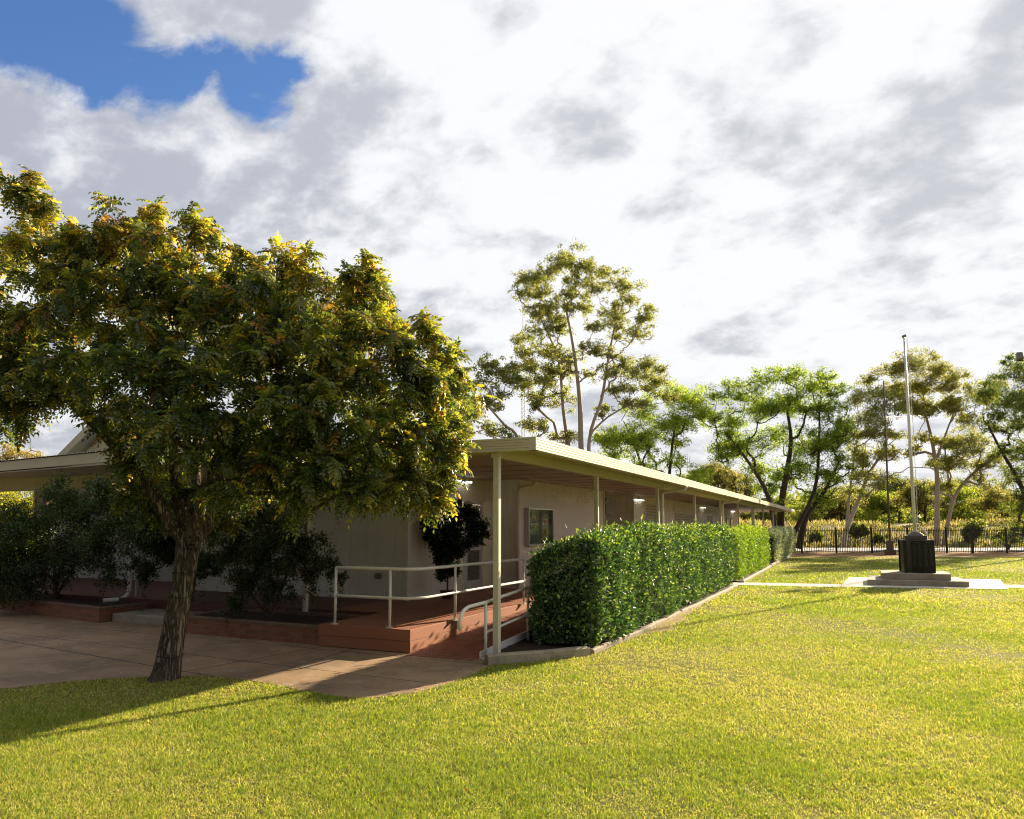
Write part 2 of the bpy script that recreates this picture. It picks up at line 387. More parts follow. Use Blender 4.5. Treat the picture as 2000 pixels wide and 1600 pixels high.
def far_tree(name, label, cat, depth, trunks, clusters, leaves, leaf, colors, weights, bark, droop=0.0, flat=.75,
             rtip=.02, group=None, sub=12, subr=.36):
    """trunks: list of [(px,py,ddepth,r)...]; clusters: (px,py,ddepth,radius_px)"""
    ppm = F / depth
    base = at(trunks[0][0][0], trunks[0][0][1], depth + trunks[0][0][2]); base[2] = max(base[2], 0) if base[2] > 1 else min(base[2], .0)
    root = thing(name, base, label, cat, group)
    S = Skel()
    for tr in trunks:
        S.chain([tuple(q) for q in trunk_pts([(*at(a, b, depth + c), max(r * .62, .03)) for a, b, c, r in tr])])
    cl = []; clusters = list(clusters) + [(t[-1][0], t[-1][1], t[-1][2], 20 if F / depth > 20 else 9) for t in trunks]
    for (a, b, c, r) in clusters:
        r *= 1.12; cl.append((at(a, b, depth + c), r / ppm))
        e = rng.normal(0, 1, 2) * r * .85; cl.append((at(a + e[0], b + abs(e[1]) * .5, depth + c + rng.uniform(-1.6, 1.6) * r / ppm * 1.3), r * .7 / ppm))
    rootp = np.array(S.p[0]); order = sorted(range(len(cl)), key=lambda i: np.linalg.norm(cl[i][0] - rootp))
    LP = []; sub = int(sub * 2.9); subr *= .74; leaves = int(leaves * 1.45); leaf *= .92; rtip *= .8
    for i in order:
        c, r = cl[i]; S.grow(c - np.array([0, 0, r * .35]), jit=.035)
        for _ in range(sub):
            d = unit(rng.normal(size=3)); d[2] = abs(d[2]) * 1.0 - .15 if rng.random() < .75 else d[2]
            q = c + d * np.array([1, 1, max(flat, .8)]) * r * rng.uniform(.2, 1.3)
            S.grow(q, k=4, jit=.07, upw=.8)
            LP.append((q, r * subr * rng.uniform(.45, 1.7)))
    mb = MB(); S.mesh(mb, rtip); mb.build('trunk', bark, root, smooth=True)
    tot = sum(r * r for _, r in LP); pos = []; dr = []
    for q, r in LP:
        n = int(leaves * r * r / tot) + 3
        u = unit(rng.normal(size=(n, 3))) * (rng.random((n, 1)) ** .55) * r * np.array([1.1, 1.1, .8]); pos.append(q + u)
        d = rng.normal(size=(n, 3)); d[:, 2] -= droop * 2 + .2; dr.append(d)
    pos = np.concatenate(pos); dr = np.concatenate(dr); n = len(pos)
    Rm = frames(dr, rng.normal(size=(n, 3)))
    V, Fq = scatter(KITE[0], KITE[1], pos, Rm, rng.uniform(.6, 1.3, n) * leaf)
    c = pal(n, colors, weights, .3)
    npmesh('crown', V, Fq, FAR, root, np.repeat(c, 4, 0))
    return root

# ================================================================== SETTING: ground and paving
def grid_ground():
    xs = [-900, -300, -120, -60, -30, -15, -5, 5, 15, 30, 60, 120, 300, 900]; mb = MB()
    for i in range(len(xs) - 1):
        for j in range(len(xs) - 1): mb.add([(xs[i], xs[j], 0), (xs[i + 1], xs[j], 0), (xs[i + 1], xs[j + 1], 0), (xs[i], xs[j + 1], 0)], [(0, 1, 2, 3)])
    return struct(mb.build('ground', GROUND))
grid_ground()
edge = [(-30, 2.5), (-14, 3.6), (-11.3, 4.3), (-9.6, 5.3), (-9.12, 5.61), (-8.9, 6.1), (-8.5, 6.55), (-8.0, 6.95), (-7.45, 7.2), (-6.92, 7.22), (-6.3, 7.12), (-5.6, 6.95), (-5.05, 6.95),
        (-4.75, 7.2), (-4.55, 7.7), (-4.5, 8.3), (-4.52, 8.9), (-4.6, 9.3)]
PAV = edge + [(-4.78, 9.55), (-4.8, 16), (-30, 16)]
def smooth_poly(p, it=2):
    for _ in range(it):
        q = [p[0]]
        for a, b in zip(p[:-1], p[1:]): q += [(a[0] * .75 + b[0] * .25, a[1] * .75 + b[1] * .25), (a[0] * .25 + b[0] * .75, a[1] * .25 + b[1] * .75)]
        p = q + [p[-1]]
    return p
edge_s = smooth_poly(edge); PAV = edge_s + [(-4.7, 9.5), (-4.7, 16), (-30, 16)]
struct(MB().prism(PAV, -.05, .006).build('concrete_pavement', CONC))
# path from the hedge gap to the memorial and on to the right
for nm, poly in (('path', [(-4.7, 24.75), (-.42, 25.35), (-.42, 26.6), (-4.7, 26.0)]), ('path', [(4.15, 27.3), (12.5, 28.6), (12.3, 29.9), (4.2, 28.6)])):
    struct(MB().prism(poly, -.05, .012).build(nm, SLAB))
struct(MB().prism([(-.44, 25.42), (4.12, 26.45), (4.62, 31.0), (-.2, 30.2)], -.05, .03).build('memorial_slab', SLAB, bevel=.01))
# garden bed under the hedges
struct(MB().prism([(-4.72, 9.62), (-4.15, 10.05), (-3.72, 10.8), (-3.6, 13.3), (-3.5, 24.6), (-5.7, 24.6), (-6.0, 16.2), (-4.8, 10.0)], -.05, .05).build('garden_bed', SOIL))
struct(MB().prism([(-3.5, 26.1), (-3.65, 55), (-5.7, 55), (-5.7, 26.1)], -.05, .05).build('garden_bed', SOIL))
SOILP = [(-3.44, 12.9), (-3.3, 13.3), (-3.12, 13.6), (-3.05, 14.2), (-3.22, 14.7), (-3.15, 15.3), (-3.3, 15.9), (-3.26, 16.5), (-3.38, 17.2), (-3.45, 15)]
struct(MB().prism(SOILP, -.05, .009).build('bare_soil', mat('bare_dirt', (.30, .19, .11), .95, .6, 6, (.2, .13, .07), bump=.6, bscale=30)))
# kerbs
def kerb(pts, w, h, label):
    mb = MB(); pts = [Vector((*p, 0)) for p in pts]; prof = []
    for i, p in enumerate(pts):
        t = (pts[min(i + 1, len(pts) - 1)] - pts[max(i - 1, 0)]).normalized(); nrm = Vector((t.y, -t.x, 0))
        j = random.uniform(-.012, .012); hh = h + random.uniform(-.008, .008)
        prof.append([p + nrm * (w / 2 + j) + Vector((0, 0, -.05)), p + nrm * (w / 2 + j) + Vector((0, 0, hh - .02)), p + nrm * (w / 2 - .025 + j) + Vector((0, 0, hh)),
                     p - nrm * (w / 2 - .025) + Vector((0, 0, hh)), p - nrm * (w / 2) + Vector((0, 0, hh - .02)), p - nrm * (w / 2) + Vector((0, 0, -.05))])
    v = [q for r in prof for q in r]; n = 6
    f = [(i * n + k, i * n + (k + 1) % n, (i + 1) * n + (k + 1) % n, (i + 1) * n + k) for i in range(len(pts) - 1) for k in range(n)]
    f += [tuple(range(n)), tuple((len(pts) - 1) * n + k for k in range(n - 1, -1, -1))]
    mb.add(v, f); return tag(mb.build('kerb_edging', KERBM), label, 'kerb')
def lerp_pts(pts, step):
    out = []
    for a, b in zip(pts[:-1], pts[1:]):
        L = math.dist(a, b); k = max(1, int(L / step)); out += [(a[0] + (b[0] - a[0]) * i / k, a[1] + (b[1] - a[1]) * i / k) for i in range(k)]
    return out + [pts[-1]]
kerb(lerp_pts([(-4.66, 9.36), (-4.2, 9.88), (-3.8, 10.42), (-3.66, 10.68)], .25), .15, .13, 'pale stone sleeper kerb curving round the near end of the long hedge')
kerb(lerp_pts([(-3.62, 10.78), (-3.52, 13.3), (-3.44, 17.4), (-3.4, 24.6)], .5), .10, .075, 'long weathered concrete kerb along the foot of the dark green near hedge')
kerb(lerp_pts([(-3.42, 26.1), (-3.5, 33), (-3.55, 37)], .5), .10, .075, 'pale concrete kerb along the foot of the yellow green middle hedge')
kerb(lerp_pts([(-3.56, 37.2), (-3.6, 47), (-3.6, 52)], .6), .11, .10, 'far concrete kerb at the foot of the silvery hedge at the end of the verandah')

# road and grassy bank beyond the fence
Hd = np.array([-math.sin(YAW), math.cos(YAW)]); Rt = np.array([math.cos(YAW), math.sin(YAW)])
def fr(r, d): q = Rt * r + Hd * d; return (float(q[0]), float(q[1]))
struct(MB().prism([fr(-60, 55.5), fr(90, 55.5), fr(90, 64), fr(-60, 64)], -.05, .012).build('road', ROADM))
struct(MB().prism([fr(34.6, 47.5), fr(60, 46.5), fr(60, 50.2), fr(34.6, 50.2)], -.05, .012).build('path', SLAB))
def bank_h(r, d):
    t = min(max((d - 66) / 14, 0), 1); t = t * t * (3 - 2 * t)
    return t * (2.1 + .5 * math.sin(r * .11) + .25 * math.sin(r * .37 + 1)) * (1 if d < 110 else max(0, 1 - (d - 110) / 40))
def bank():
    mb = MB(); rs = np.arange(-110, 111, 4.0); ds = list(np.arange(66, 92, 2.0)) + [98, 106, 120, 135, 150]
    v = [(*fr(r, d), bank_h(r, d) + (.0 if d > 66 else -.05) + (random.uniform(-.08, .08) if 67 < d < 140 else 0)) for d in ds for r in rs]; n = len(rs)
    mb.add(v, [(i * n + j, i * n + j + 1, (i + 1) * n + j + 1, (i + 1) * n + j) for i in range(len(ds) - 1) for j in range(n - 1)])
    return struct(mb.build('embankment', BANKM, smooth=True))
bank()

# ================================================================== LONG BUILDING
B = thing('long_building', (-9, 14, 0), 'long low cream building with a wide flat verandah roof behind the clipped hedges', 'building')
def grooved(p0, p1, z0, z1, step, name, m, parent, depth=.009, gw=.02):
    p0 = Vector((*p0, 0)); p1 = Vector((*p1, 0)); L = (p1 - p0).length; t = (p1 - p0).normalized(); n = Vector((t.y, -t.x, 0)); prof = [(0, 0)]
    x = step
    while x < L - gw: prof += [(x - gw / 2, 0), (x, depth), (x + gw / 2, 0)]; x += step * random.choice([1, 1, .5, 1.5])
    prof.append((L, 0)); v = []
    for z in (z0, z1): v += [p0 + t * a - n * d + Vector((0, 0, z)) for a, d in prof]
    k = len(prof); v += [p0 - n * .12 + Vector((0, 0, z0)), p1 - n * .12 + Vector((0, 0, z0)), p0 - n * .12 + Vector((0, 0, z1)), p1 - n * .12 + Vector((0, 0, z1))]
    f = [(i, i + 1, k + i + 1, k + i) for i in range(k - 1)]
    f += [(2 * k + 1, 2 * k, 2 * k + 2, 2 * k + 3), (2 * k, 0, k, 2 * k + 2), (k - 1, 2 * k + 1, 2 * k + 3, 2 * k - 1)]
    return MB().add(v, f).build(name, m, parent)
ZF = .35; ZT = 3.07
grooved((-14.5, 13.35), (-8.5, 13.35), ZF, ZT, .3, 'front_wall', WALL, B)
MB().box(-8.62, -8.5, 13.472, 15.78, ZF, ZT).box(-8.62, -8.5, 15.78, 17.0, 2.5, ZT).build('entry_wall', WALL2, B)
grooved((-8.618, 17.0), (-7.6, 17.0), ZF, ZT, .3, 'return_wall', WALL, B)
MB().box(-7.74, -7.6, 17.122, 24.1, ZF, ZT).box(-7.74, -7.6, 27.8, 56.2, ZF, ZT).box(-14, -7.742, 56.05, 56.2, ZF, ZT).box(-14.6, -14.502, 13.3, 56.2, ZF, ZT).build('side_wall', WALL2, B)
MB().box(-9.0, -8.88, 24.102, 27.798, ZF, ZT).box(-8.878, -7.742, 23.95, 24.098, ZF, ZT).box(-8.878, -7.6, 27.802, 27.9, ZF, ZT).build('recess_wall', WALL, B)
# trims
MB().box(-7.615, -7.565, 16.96, 17.04, ZF, ZT).build('corner_trim', CREAM, B)
for y in (24.1, 27.8, 32.3, 40.0): MB().box(-7.598, -7.565, y - .04, y + .04, ZF, ZT).build('wall_trim', CREAM, B)
MB().box(-8.55, -8.46, 13.31, 13.41, ZF, ZT).build('corner_trim', WALL, B)
# maroon plinth + verandah floor
MB().box(-22, -7.78, 11.35, 14.95, .0, .345).build('verandah_floor', MAROON, B)
def boards(x0, x1, y0, y1, z, along='x', pitch=.14, gap=.01, th=.03):
    mb = MB()
    if along == 'x':
        y = y0
        while y < y1 - .01: mb.box(x0, x1, y, min(y + pitch - gap, y1), z - th, z + random.uniform(-.0008, .0008)); y += pitch
    else:
        x = x0
        while x < x1 - .01: mb.box(x, min(x + pitch - gap, x1), y0, y1, z - th, z + random.uniform(-.0008, .0008)); x += pitch
    return mb
D = thing('timber_deck', (-6.9, 11, 0), 'red brown timber deck with two deep edge boards at the building corner', 'deck')
boards(-7.76, -6.10, 9.67, 54, ZF, 'y').build('deck_boards', DECK, D)
MB().box(-7.77, -6.07, 9.64, 9.665, .185, .352).box(-7.77, -6.07, 9.647, 9.667, .015, .181).build('front_edge_board', DECKF, D, bevel=.003)
MB().box(-6.098, -6.07, 9.667, 54, .185, .352).box(-6.098, -6.076, 9.669, 16.3, .015, .181).build('side_edge_board', DECKF, D, bevel=.003)
boards(-8.9, -7.765, 11.4, 17.0, ZF + .001, 'y').build('deck_boards', DECK, D)
boards(-6.06, -4.95, 16.3, 54, ZF, 'x').build('deck_boards', DECK, D)
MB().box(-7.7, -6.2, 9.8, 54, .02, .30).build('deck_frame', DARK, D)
# ramp
RP = thing('timber_ramp', (-5.5, 11, 0), 'sloping timber access ramp rising beside the deck with a white kick board', 'ramp')
mb = MB(); y = 9.5; rz = lambda y: max(.012, .012 + (y - 9.5) * .0495)
while y < 16.28:
    a, b = y, y + .118; mb.hexa([(-6.06, a, rz(a) - .03), (-4.95, a, rz(a) - .03), (-4.95, b, rz(b) - .03), (-6.06, b, rz(b) - .03)], [(-6.06, a, rz(a)), (-4.95, a, rz(a)), (-4.95, b, rz(b)), (-6.06, b, rz(b))]); y += .132
mb.build('ramp_boards', RAMP, RP)
MB().hexa([(-4.95, 9.72, 0), (-4.925, 9.72, 0), (-4.925, 16.2, .3), (-4.95, 16.2, .3)], [(-4.95, 9.72, .1), (-4.925, 9.72, .1), (-4.925, 16.2, .43), (-4.95, 16.2, .43)]).build('kick_board', PIPEC, RP)

# roof
def roof():
    # X edge -4.05, Y front 9.7, back 61.9, skillion rising to the left
    rf = MB().hexa([(-12.4, 9.75, 3.085), (-4.1, 9.75, 3.085), (-4.1, 61.85, 3.085), (-12.4, 61.85, 3.085)], [(-12.4, 9.75, 3.27), (-4.1, 9.75, 3.15), (-4.1, 61.85, 3.15), (-12.4, 61.85, 3.27)]).build('roof', CORR, B)
    # ribbed gutter fascia
    prof = []; z = 2.975; k = 5; h = .195 / k
    for i in range(k): prof += [(0, z + i * h), (.009, z + i * h + .004), (.009, z + (i + 1) * h - .008), (0, z + (i + 1) * h - .003)]
    def ext(a, b, out, nm):
        a = Vector(a); b = Vector(b); out = Vector(out); v = []
        for p, s in ((a, -1), (b, 1)):
            v += [Vector((p.x, p.y, 0)) + out * d + Vector((0, 0, zz_)) for d, zz_ in prof] + [Vector((p.x, p.y, prof[-1][1])) - out * .1, Vector((p.x, p.y, 2.975)) - out * .1]
        n = len(prof) + 2; f = [(i, (i + 1) % n, n + (i + 1) % n, n + i) for i in range(n)] + [tuple(range(n - 1, -1, -1)), tuple(range(n, 2 * n))]
        return MB().add(v, f).build(nm, CREAM, rf)
    ext((-4.06, 9.7, 0), (-4.06, 61.9, 0), (1, 0, 0), 'side_gutter'); ext((-12.4, 9.71, 0), (-4.07, 9.71, 0), (0, -1, 0), 'front_gutter')
    ext((-4.2, 61.9, 0), (-12.4, 61.9, 0), (0, 1, 0), 'end_gutter')
    MB().box(-4.69, -4.15, 9.85, 61.8, 3.05, 3.075).build('eave_lining', EAVE, rf)
    MB().box(-4.80, -4.70, 9.84, 61.8, 2.90, 3.078).box(-12.35, -4.802, 9.84, 9.92, 2.96, 3.054).build('verandah_beam', EAVE, rf)
    mb = MB().box(-12.35, -4.81, 9.925, 61.8, 3.055, 3.078); y = 13.0
    while y < 61: mb.box(-7.5, -4.81, y, y + .012, 3.049, 3.0545, 1); y += 1.2
    mb.build('soffit', [SOFFIT, DARK], rf)
    return rf
ROOF = roof()
PXX = -4.74; post_me = None
for i, y in enumerate([9.86, 14.55, 19.8, 24.95, 30.25, 35.4, 40.6, 45.75, 51.4, 60.2]):
    if i == 0: MB().box(PXX - .045, PXX + .045, y - .045, y + .045, 0, 2.975).box(PXX - .075, PXX + .085, y - .06, y - .047, 2.9, 2.972).build('verandah_post', CREAM, B, bevel=.006)
    elif post_me is None:
        p = MB().box(PXX - .04, PXX + .04, y - .04, y + .04, 0, 2.898).build('verandah_post', CREAM, B, bevel=.006); post_me = (p, y)
    else:
        q = post_me[0].copy(); C.objects.link(q); q.location.y += y - post_me[1]
MB().box(-9.42, -9.34, 11.2, 11.28, .3, 3.05).build('verandah_post', CREAM, B, bevel=.005)
# downpipes (vertical at post, horizontal run out to gutter)
dp = None
for y in (20.35, 30.85, 41.2, 52.0):
    if dp is None:
        dp = (MB().tube([(-4.09, y, 2.98), (-4.09, y, 2.93), (-4.11, y, 2.885), (-4.16, y, 2.87), (-4.66, y, 2.82), (-4.72, y, 2.80), (-4.74, y, 2.74), (-4.74, y, 2.5), (-4.74, y, 0.02)], .045, 12).tube([(-4.74, y, 1.9), (-4.74, y, 1.94)], .052, 12).build('downpipe', CREAM, B, smooth=True), y)
    else:
        q = dp[0].copy(); C.objects.link(q); q.location.y += y - dp[1]
MB().tube([(-7.4, 17.55, 3.05), (-7.4, 17.55, 2.98), (-7.44, 17.5, 2.93), (-7.52, 16.95, 2.84), (-7.53, 16.85, 2.78), (-7.53, 16.83, .4)], .04, 12).build('downpipe', CREAM, B, smooth=True)
MB().tube([(-13.6, 13.95, 3.04), (-13.6, 13.95, .4)], .05, 12).build('downpipe', CREAM, B, smooth=True)
MB().tube([(-14.5, 11.55, 3.0), (-14.5, 11.55, .5), (-14.52, 11.5, .36), (-14.58, 11.4, .3), (-14.8, 11.15, .29)], .05, 12).tube([(-14.35, 11.6, 3.0), (-14.35, 11.6, .3)], .035, 8).build('downpipe', PIPEC, B, smooth=True)
# screen door in entry wall (X=-8.500), Y 15.870..16.820
DR = MB().box(-8.530, -8.485, 15.850, 15.910, ZF, 2.5).box(-8.530, -8.485, 16.770, 16.830, ZF, 2.5).box(-8.530, -8.485, 15.910, 16.770, 2.42, 2.5).build('screen_door', PIPEC, B)
MB().box(-8.510, -8.475, 15.920, 15.990, ZF + .01, 2.41).box(-8.510, -8.475, 16.690, 16.760, ZF + .01, 2.41).box(-8.510, -8.475, 15.990, 16.690, ZF + .01, .58).box(-8.510, -8.475, 15.990, 16.690, 2.33, 2.41).box(-8.510, -8.475, 15.990, 16.690, 1.3, 1.37).build('door_frame', PIPEC, DR)
mb = MB()
def lattice(mb, x, y0, y1, z0, z1, s=.06, w=.0045):
    k = -int((z1 - z0) / s) - 1
    while k * s < (y1 - y0):
        for sg in (1, -1):
            pts = []
            a = k * s
            t0 = max(0, -a); t1 = min(z1 - z0, (y1 - y0) - a)
            if t1 - t0 > .02:
                if sg == 1: A = (y0 + a + t0, z0 + t0); Bq = (y0 + a + t1, z0 + t1)
                else: A = (y0 + a + t0, z1 - t0); Bq = (y0 + a + t1, z1 - t1)
                mb.hexa([(x, A[0] - w, A[1]), (x + .005, A[0] - w, A[1]), (x + .005, A[0] + w, A[1]), (x, A[0] + w, A[1])],
                        [(x, Bq[0] - w, Bq[1]), (x + .005, Bq[0] - w, Bq[1]), (x + .005, Bq[0] + w, Bq[1]), (x, Bq[0] + w, Bq[1])])
        k += 1
lattice(mb, -8.495, 15.990, 16.690, .58, 1.3); lattice(mb, -8.495, 15.990, 16.690, 1.37, 2.33); mb.build('diamond_mesh', MESHM, DR)
MB().box(-8.540, -8.520, 15.990, 16.690, .58, 2.33).build('door_panel', DARK, DR)
MB().box(-8.475, -8.430, 15.950, 15.970, 1.36, 1.5).build('handle', IRON, DR)
# louvred door, roller shutter, far doors on side wall
def louvre(y0, y1, z0, z1, n, name):
    fr_ = MB().box(-7.598, -7.55, y0 - .06, y0, z0, z1 + .06).box(-7.598, -7.55, y1, y1 + .06, z0, z1 + .06).box(-7.598, -7.55, y0, y1, z1, z1 + .06).build(name, CREAM, B)
    m2 = MB(); h = (z1 - z0) / n
    for i in range(n):
        z = z0 + i * h; m2.hexa([(-7.55, y0, z), (-7.535, y0, z + .004), (-7.535, y1, z + .004), (-7.55, y1, z)], [(-7.585, y0, z + h * .82), (-7.57, y0, z + h * .86), (-7.57, y1, z + h * .86), (-7.585, y1, z + h * .82)])
    m2.build('slats', CREAM, fr_); MB().box(-7.597, -7.588, y0, y1, z0, z1).build('backing', DARK, fr_)
louvre(29.6, 31.5, .5, 2.72, 18, 'louvred_door'); louvre(35.2, 39.4, .9, 2.45, 13, 'shutter_window')
MB().box(-7.598, -7.57, 34.8, 39.9, 2.55, 2.9).build('shutter_housing', CREAM, B)
for y in (44.6, 49.2):
    d = MB().box(-7.598, -7.56, y - .5, y + .5, ZF, 2.4).build('door', WALL2, B); MB().box(-7.599, -7.54, y - .56, y - .5, ZF, 2.46).box(-7.599, -7.54, y + .5, y + .56, ZF, 2.46).box(-7.599, -7.54, y - .5, y + .5, 2.4, 2.46).build('door_frame', SOFFIT, d)
for y in (51.2, 53.0):
    d = MB().box(-7.598, -7.56, y - .45, y + .45, 1.2, 2.4).build('window', GREYBOX, B); MB().box(-7.565, -7.555, y - .38, y + .38, 1.27, 2.33).build('pane', GLASS, d)
# toilet pictograms (small black figures)
def figure(y, z, nm, dress, label):
    mb = MB(); c = [( -7.525, y + .06 * math.cos(a), z + .36 + .06 * math.sin(a)) for a in np.linspace(0, 2 * math.pi, 12, endpoint=False)]
    mb.add(c + [(p[0] + .008, p[1], p[2]) for p in c], [tuple(range(12)), tuple(range(23, 11, -1))] + [(i, (i + 1) % 12, 12 + (i + 1) % 12, 12 + i) for i in range(12)])
    w = .16 if dress else .08
    mb.hexa([(-7.525, y - w, z), (-7.517, y - w, z), (-7.517, y + w, z), (-7.525, y + w, z)], [(-7.525, y - .06, z + .29), (-7.517, y - .06, z + .29), (-7.517, y + .06, z + .29), (-7.525, y + .06, z + .29)])
    for s in (-.05, .05): mb.box(-7.525, -7.517, y + s - .02, y + s + .02, z - .18, z)
    return tag(mb.build(nm, IRON), label, 'sign')
figure(44.6, 1.95, 'pictogram_sign', True, 'black skirted figure sign on the nearer of the two far side doors')
figure(48.5, 1.95, 'pictogram_sign', False, 'black trousered figure sign beside the farther of the two far side doors')
# small vent box on front wall
tag(MB().box(-9.27, -9.13, 13.29, 13.345, .78, .9).box(-9.24, -9.16, 13.27, 13.29, .81, .86).build('power_outlet', GREYBOX), 'small grey outlet box low on the pale grooved front wall', 'outlet box')

# notice board
NB = thing('notice_board', (-7.5, 17.5, 1.45), 'framed glass notice board with papers and a red poster on the cream side wall', 'notice board')
y0, y1, z0, z1 = 17.4, 19.15, 1.38, 2.36
MB().box(-7.598, -7.47, y0, y0 + .04, z0, z1).box(-7.598, -7.47, y1 - .04, y1, z0, z1).box(-7.598, -7.47, y0 + .04, y1 - .04, z1 - .04, z1).box(-7.598, -7.47, y0 + .04, y1 - .04, z0, z0 + .05).build('frame', ALU, NB)
MB().box(-7.596, -7.585, y0 + .04, y1 - .04, z0 + .05, z1 - .04).build('backing_board', mat('pin_board', (.30, .28, .26), .8), NB)
def gl():
    m = bpy.data.materials.new('clear_glass'); m.use_nodes = True; t = m.node_tree; t.nodes.clear(); N = NT(t)
    g = N.n('ShaderNodeBsdfGlossy', {0: (.8, .8, .8, 1), 1: .02}); tr = N.n('ShaderNodeBsdfTransparent', {0: (.75, .78, .75, 1)})
    fz = N.n('ShaderNodeFresnel', {0: 1.38}); mx = N.n('ShaderNodeMixShader', {0: fz.outputs[0], 1: tr.outputs[0], 2: g.outputs[0]}); N.n('ShaderNodeOutputMaterial', {0: mx.outputs[0]}); return m
MB().add([(-7.5, y0 + .04, z0 + .05), (-7.5, y1 - .04, z0 + .05), (-7.5, y1 - .04, z1 - .04), (-7.5, y0 + .04, z1 - .04)], [(0, 1, 2, 3)]).build('glass', gl(), NB)
for (a, b, c, d) in ((17.5, 17.66, 1.88, 2.18), (17.5, 17.78, 1.5, 1.8), (17.86, 18.12, 2.02, 2.3), (17.82, 18.1, 1.66, 1.95)):
    pp = MB().box(-7.584, -7.58, a, b, c, d).build('paper_notice', PAPER, NB); m2 = MB(); z = d - .04
    while z > c + .03: m2.box(-7.5795, -7.5785, a + .02, b - random.uniform(.02, .09), z - .01, z); z -= .028
    m2.build('text_lines', PAPERD, pp)
pp = MB().box(-7.584, -7.58, 18.65, 18.98, 1.55, 2.22)
for k in range(16): a = random.uniform(18.68, 18.86); z = random.uniform(1.58, 1.98); pp.box(-7.5797 + k * 1e-4, -7.5787 + k * 1e-4, a, a + random.uniform(.04, .1), z, z + random.uniform(.04, .1), 1)
pp.box(-7.5797, -7.5787, 18.7, 18.93, 2.08, 2.14, 2).box(-7.5797, -7.5787, 18.7, 18.88, 2.02, 2.04, 2).build('poster', [PAPER, RED, PAPERD], NB)
# air conditioner in recess
AC = thing('air_conditioner', (-8.1, 23.6, 2.4), 'dark wall air conditioner with slotted grille hung high in the recess', 'air conditioner')
MB().box(-8.878, -7.85, 25.2, 26.2, 2.3, 2.88).build('housing', GREYBOX, AC, bevel=.02)
m2 = MB()
for k in range(9): m2.box(-8.8, -7.9, 25.17, 25.195, 2.36 + k * .05, 2.38 + k * .05)
m2.build('grille', DARK, AC); MB().tube([(-7.9, 25.2, 2.31), (-7.9, 25.2, 2.26), (-8.87, 25.2, 2.1)], .012, 6).build('bracket', IRON, AC)
# tube lights
def tube_light(x, y, z, L, axis, label):
    t = thing('tube_light', (x, y, z), label, 'tube light', 'fluorescent tubes under the verandah')
    if axis == 'y':
        MB().box(x - .04, x + .03, y - L / 2, y + L / 2, z, z + .05).build('batten', PIPEC, t); MB().tube([(x, y - L / 2 + .03, z - .02), (x, y + L / 2 - .03, z - .02)], .018, 8).build('tube', TUBEM, t)
    return t
tube_light(-7.52, 28.5, 2.92, 1.3, 'y', 'lit white tube light on the wall just past the air conditioner recess')
tube_light(-7.52, 42.2, 2.92, 1.3, 'y', 'lit white tube light between the roller shutter and the pictogram doors')
tube_light(-7.52, 53.7, 2.92, 1.3, 'y', 'lit white tube light nearest the far end of the side wall')
tube_light(-8.42, 15.5, 2.97, 1.2, 'y', 'lit white tube light above the diamond mesh screen door')
# icicle fairy lights
def icicles(x, y0, y1, ztop, label, nm='icicle_lights', drop=.55):
    mw = MB(); mbu = MB(); pts = [(x + random.uniform(-.02, .02), y0 + (y1 - y0) * i / 30, ztop - .03 * abs(math.sin(i * .9))) for i in range(31)]
    mw.tube(pts, .004, 4, cap=False); y = y0 + .05
    while y < y1:
        L = drop * random.choice([.45, .7, 1, .6, .85]) ; z = ztop; p = [(x, y, z)]; px_, py_ = x, y
        for k in range(int(L / .07)):
            px_ += random.uniform(-.02, .02); py_ += random.uniform(-.025, .025); z -= .07; p.append((px_, py_, z))
            if random.random() < .75:
                dx, dy = random.uniform(-.03, .03), random.uniform(-.03, .03); mw.tube([(px_, py_, z), (px_ + dx, py_ + dy, z - .03)], [.012, .007], 4, 1)
        mw.tube(p, .0035, 3, cap=False); y += random.uniform(.09, .16)
    tag(mw.build(nm, [WIRE, PIPEC]), label, 'fairy lights', 'unlit icicle lights hung under the verandah')
icicles(-6.6, 15.4, 22.4, 2.98, 'unlit icicle lights hung above the glass notice board')
icicles(-6.7, 22.9, 26.2, 2.98, 'unlit icicle lights hung before the dark air conditioner')
icicles(-6.8, 27.8, 33.0, 2.98, 'unlit icicle lights hung above the louvred door', drop=.7)
icicles(-6.9, 33.5, 47.0, 2.95, 'unlit icicle lights hung along the wall from the shutter towards the far doors')

# ================================================================== railings
DRL = thing('deck_railing', (-6.6, 9.75, ZF), 'white tubular railing with two rails around the deck corner', 'railing')
def arc(c, r, a0, a1, z, n=8): return [(c[0] + r * math.cos(R(a0 + (a1 - a0) * i / n)), c[1] + r * math.sin(R(a0 + (a1 - a0) * i / n)), z) for i in range(n + 1)]
for z, rr in ((1.24, .025), (.80, .021)):
    MB().tube([(-7.53, 9.74, z), (-7.0, 9.74, z)] + arc((-6.34, 10.06), .32, 270, 360, z) + [(-6.02, 12, z), (-6.02, 13.78, z)], rr, 14).build('rail', PIPEC, DRL, smooth=True)
for (x, y) in ((-7.53, 9.74), (-6.5, 9.74), (-6.02, 10.93), (-6.02, 13.76)):
    p = MB().tube([(x, y, ZF), (x, y, 1.23)], .022, 14).tube([(x, y, .765), (x, y, .835)], .028, 14).build('post', PIPEC, DRL, smooth=True)
    MB().tube([(x, y, ZF), (x, y, ZF + .008)], .055, 16).build('base_plate', PIPEC, p)
RRL = thing('ramp_handrail', (-4.87, 10, 0), 'white tubular handrail with a down turned end beside the ramp foot', 'handrail')
xr = -4.87; zr = lambda y: .80 + (y - 9.76) * .062
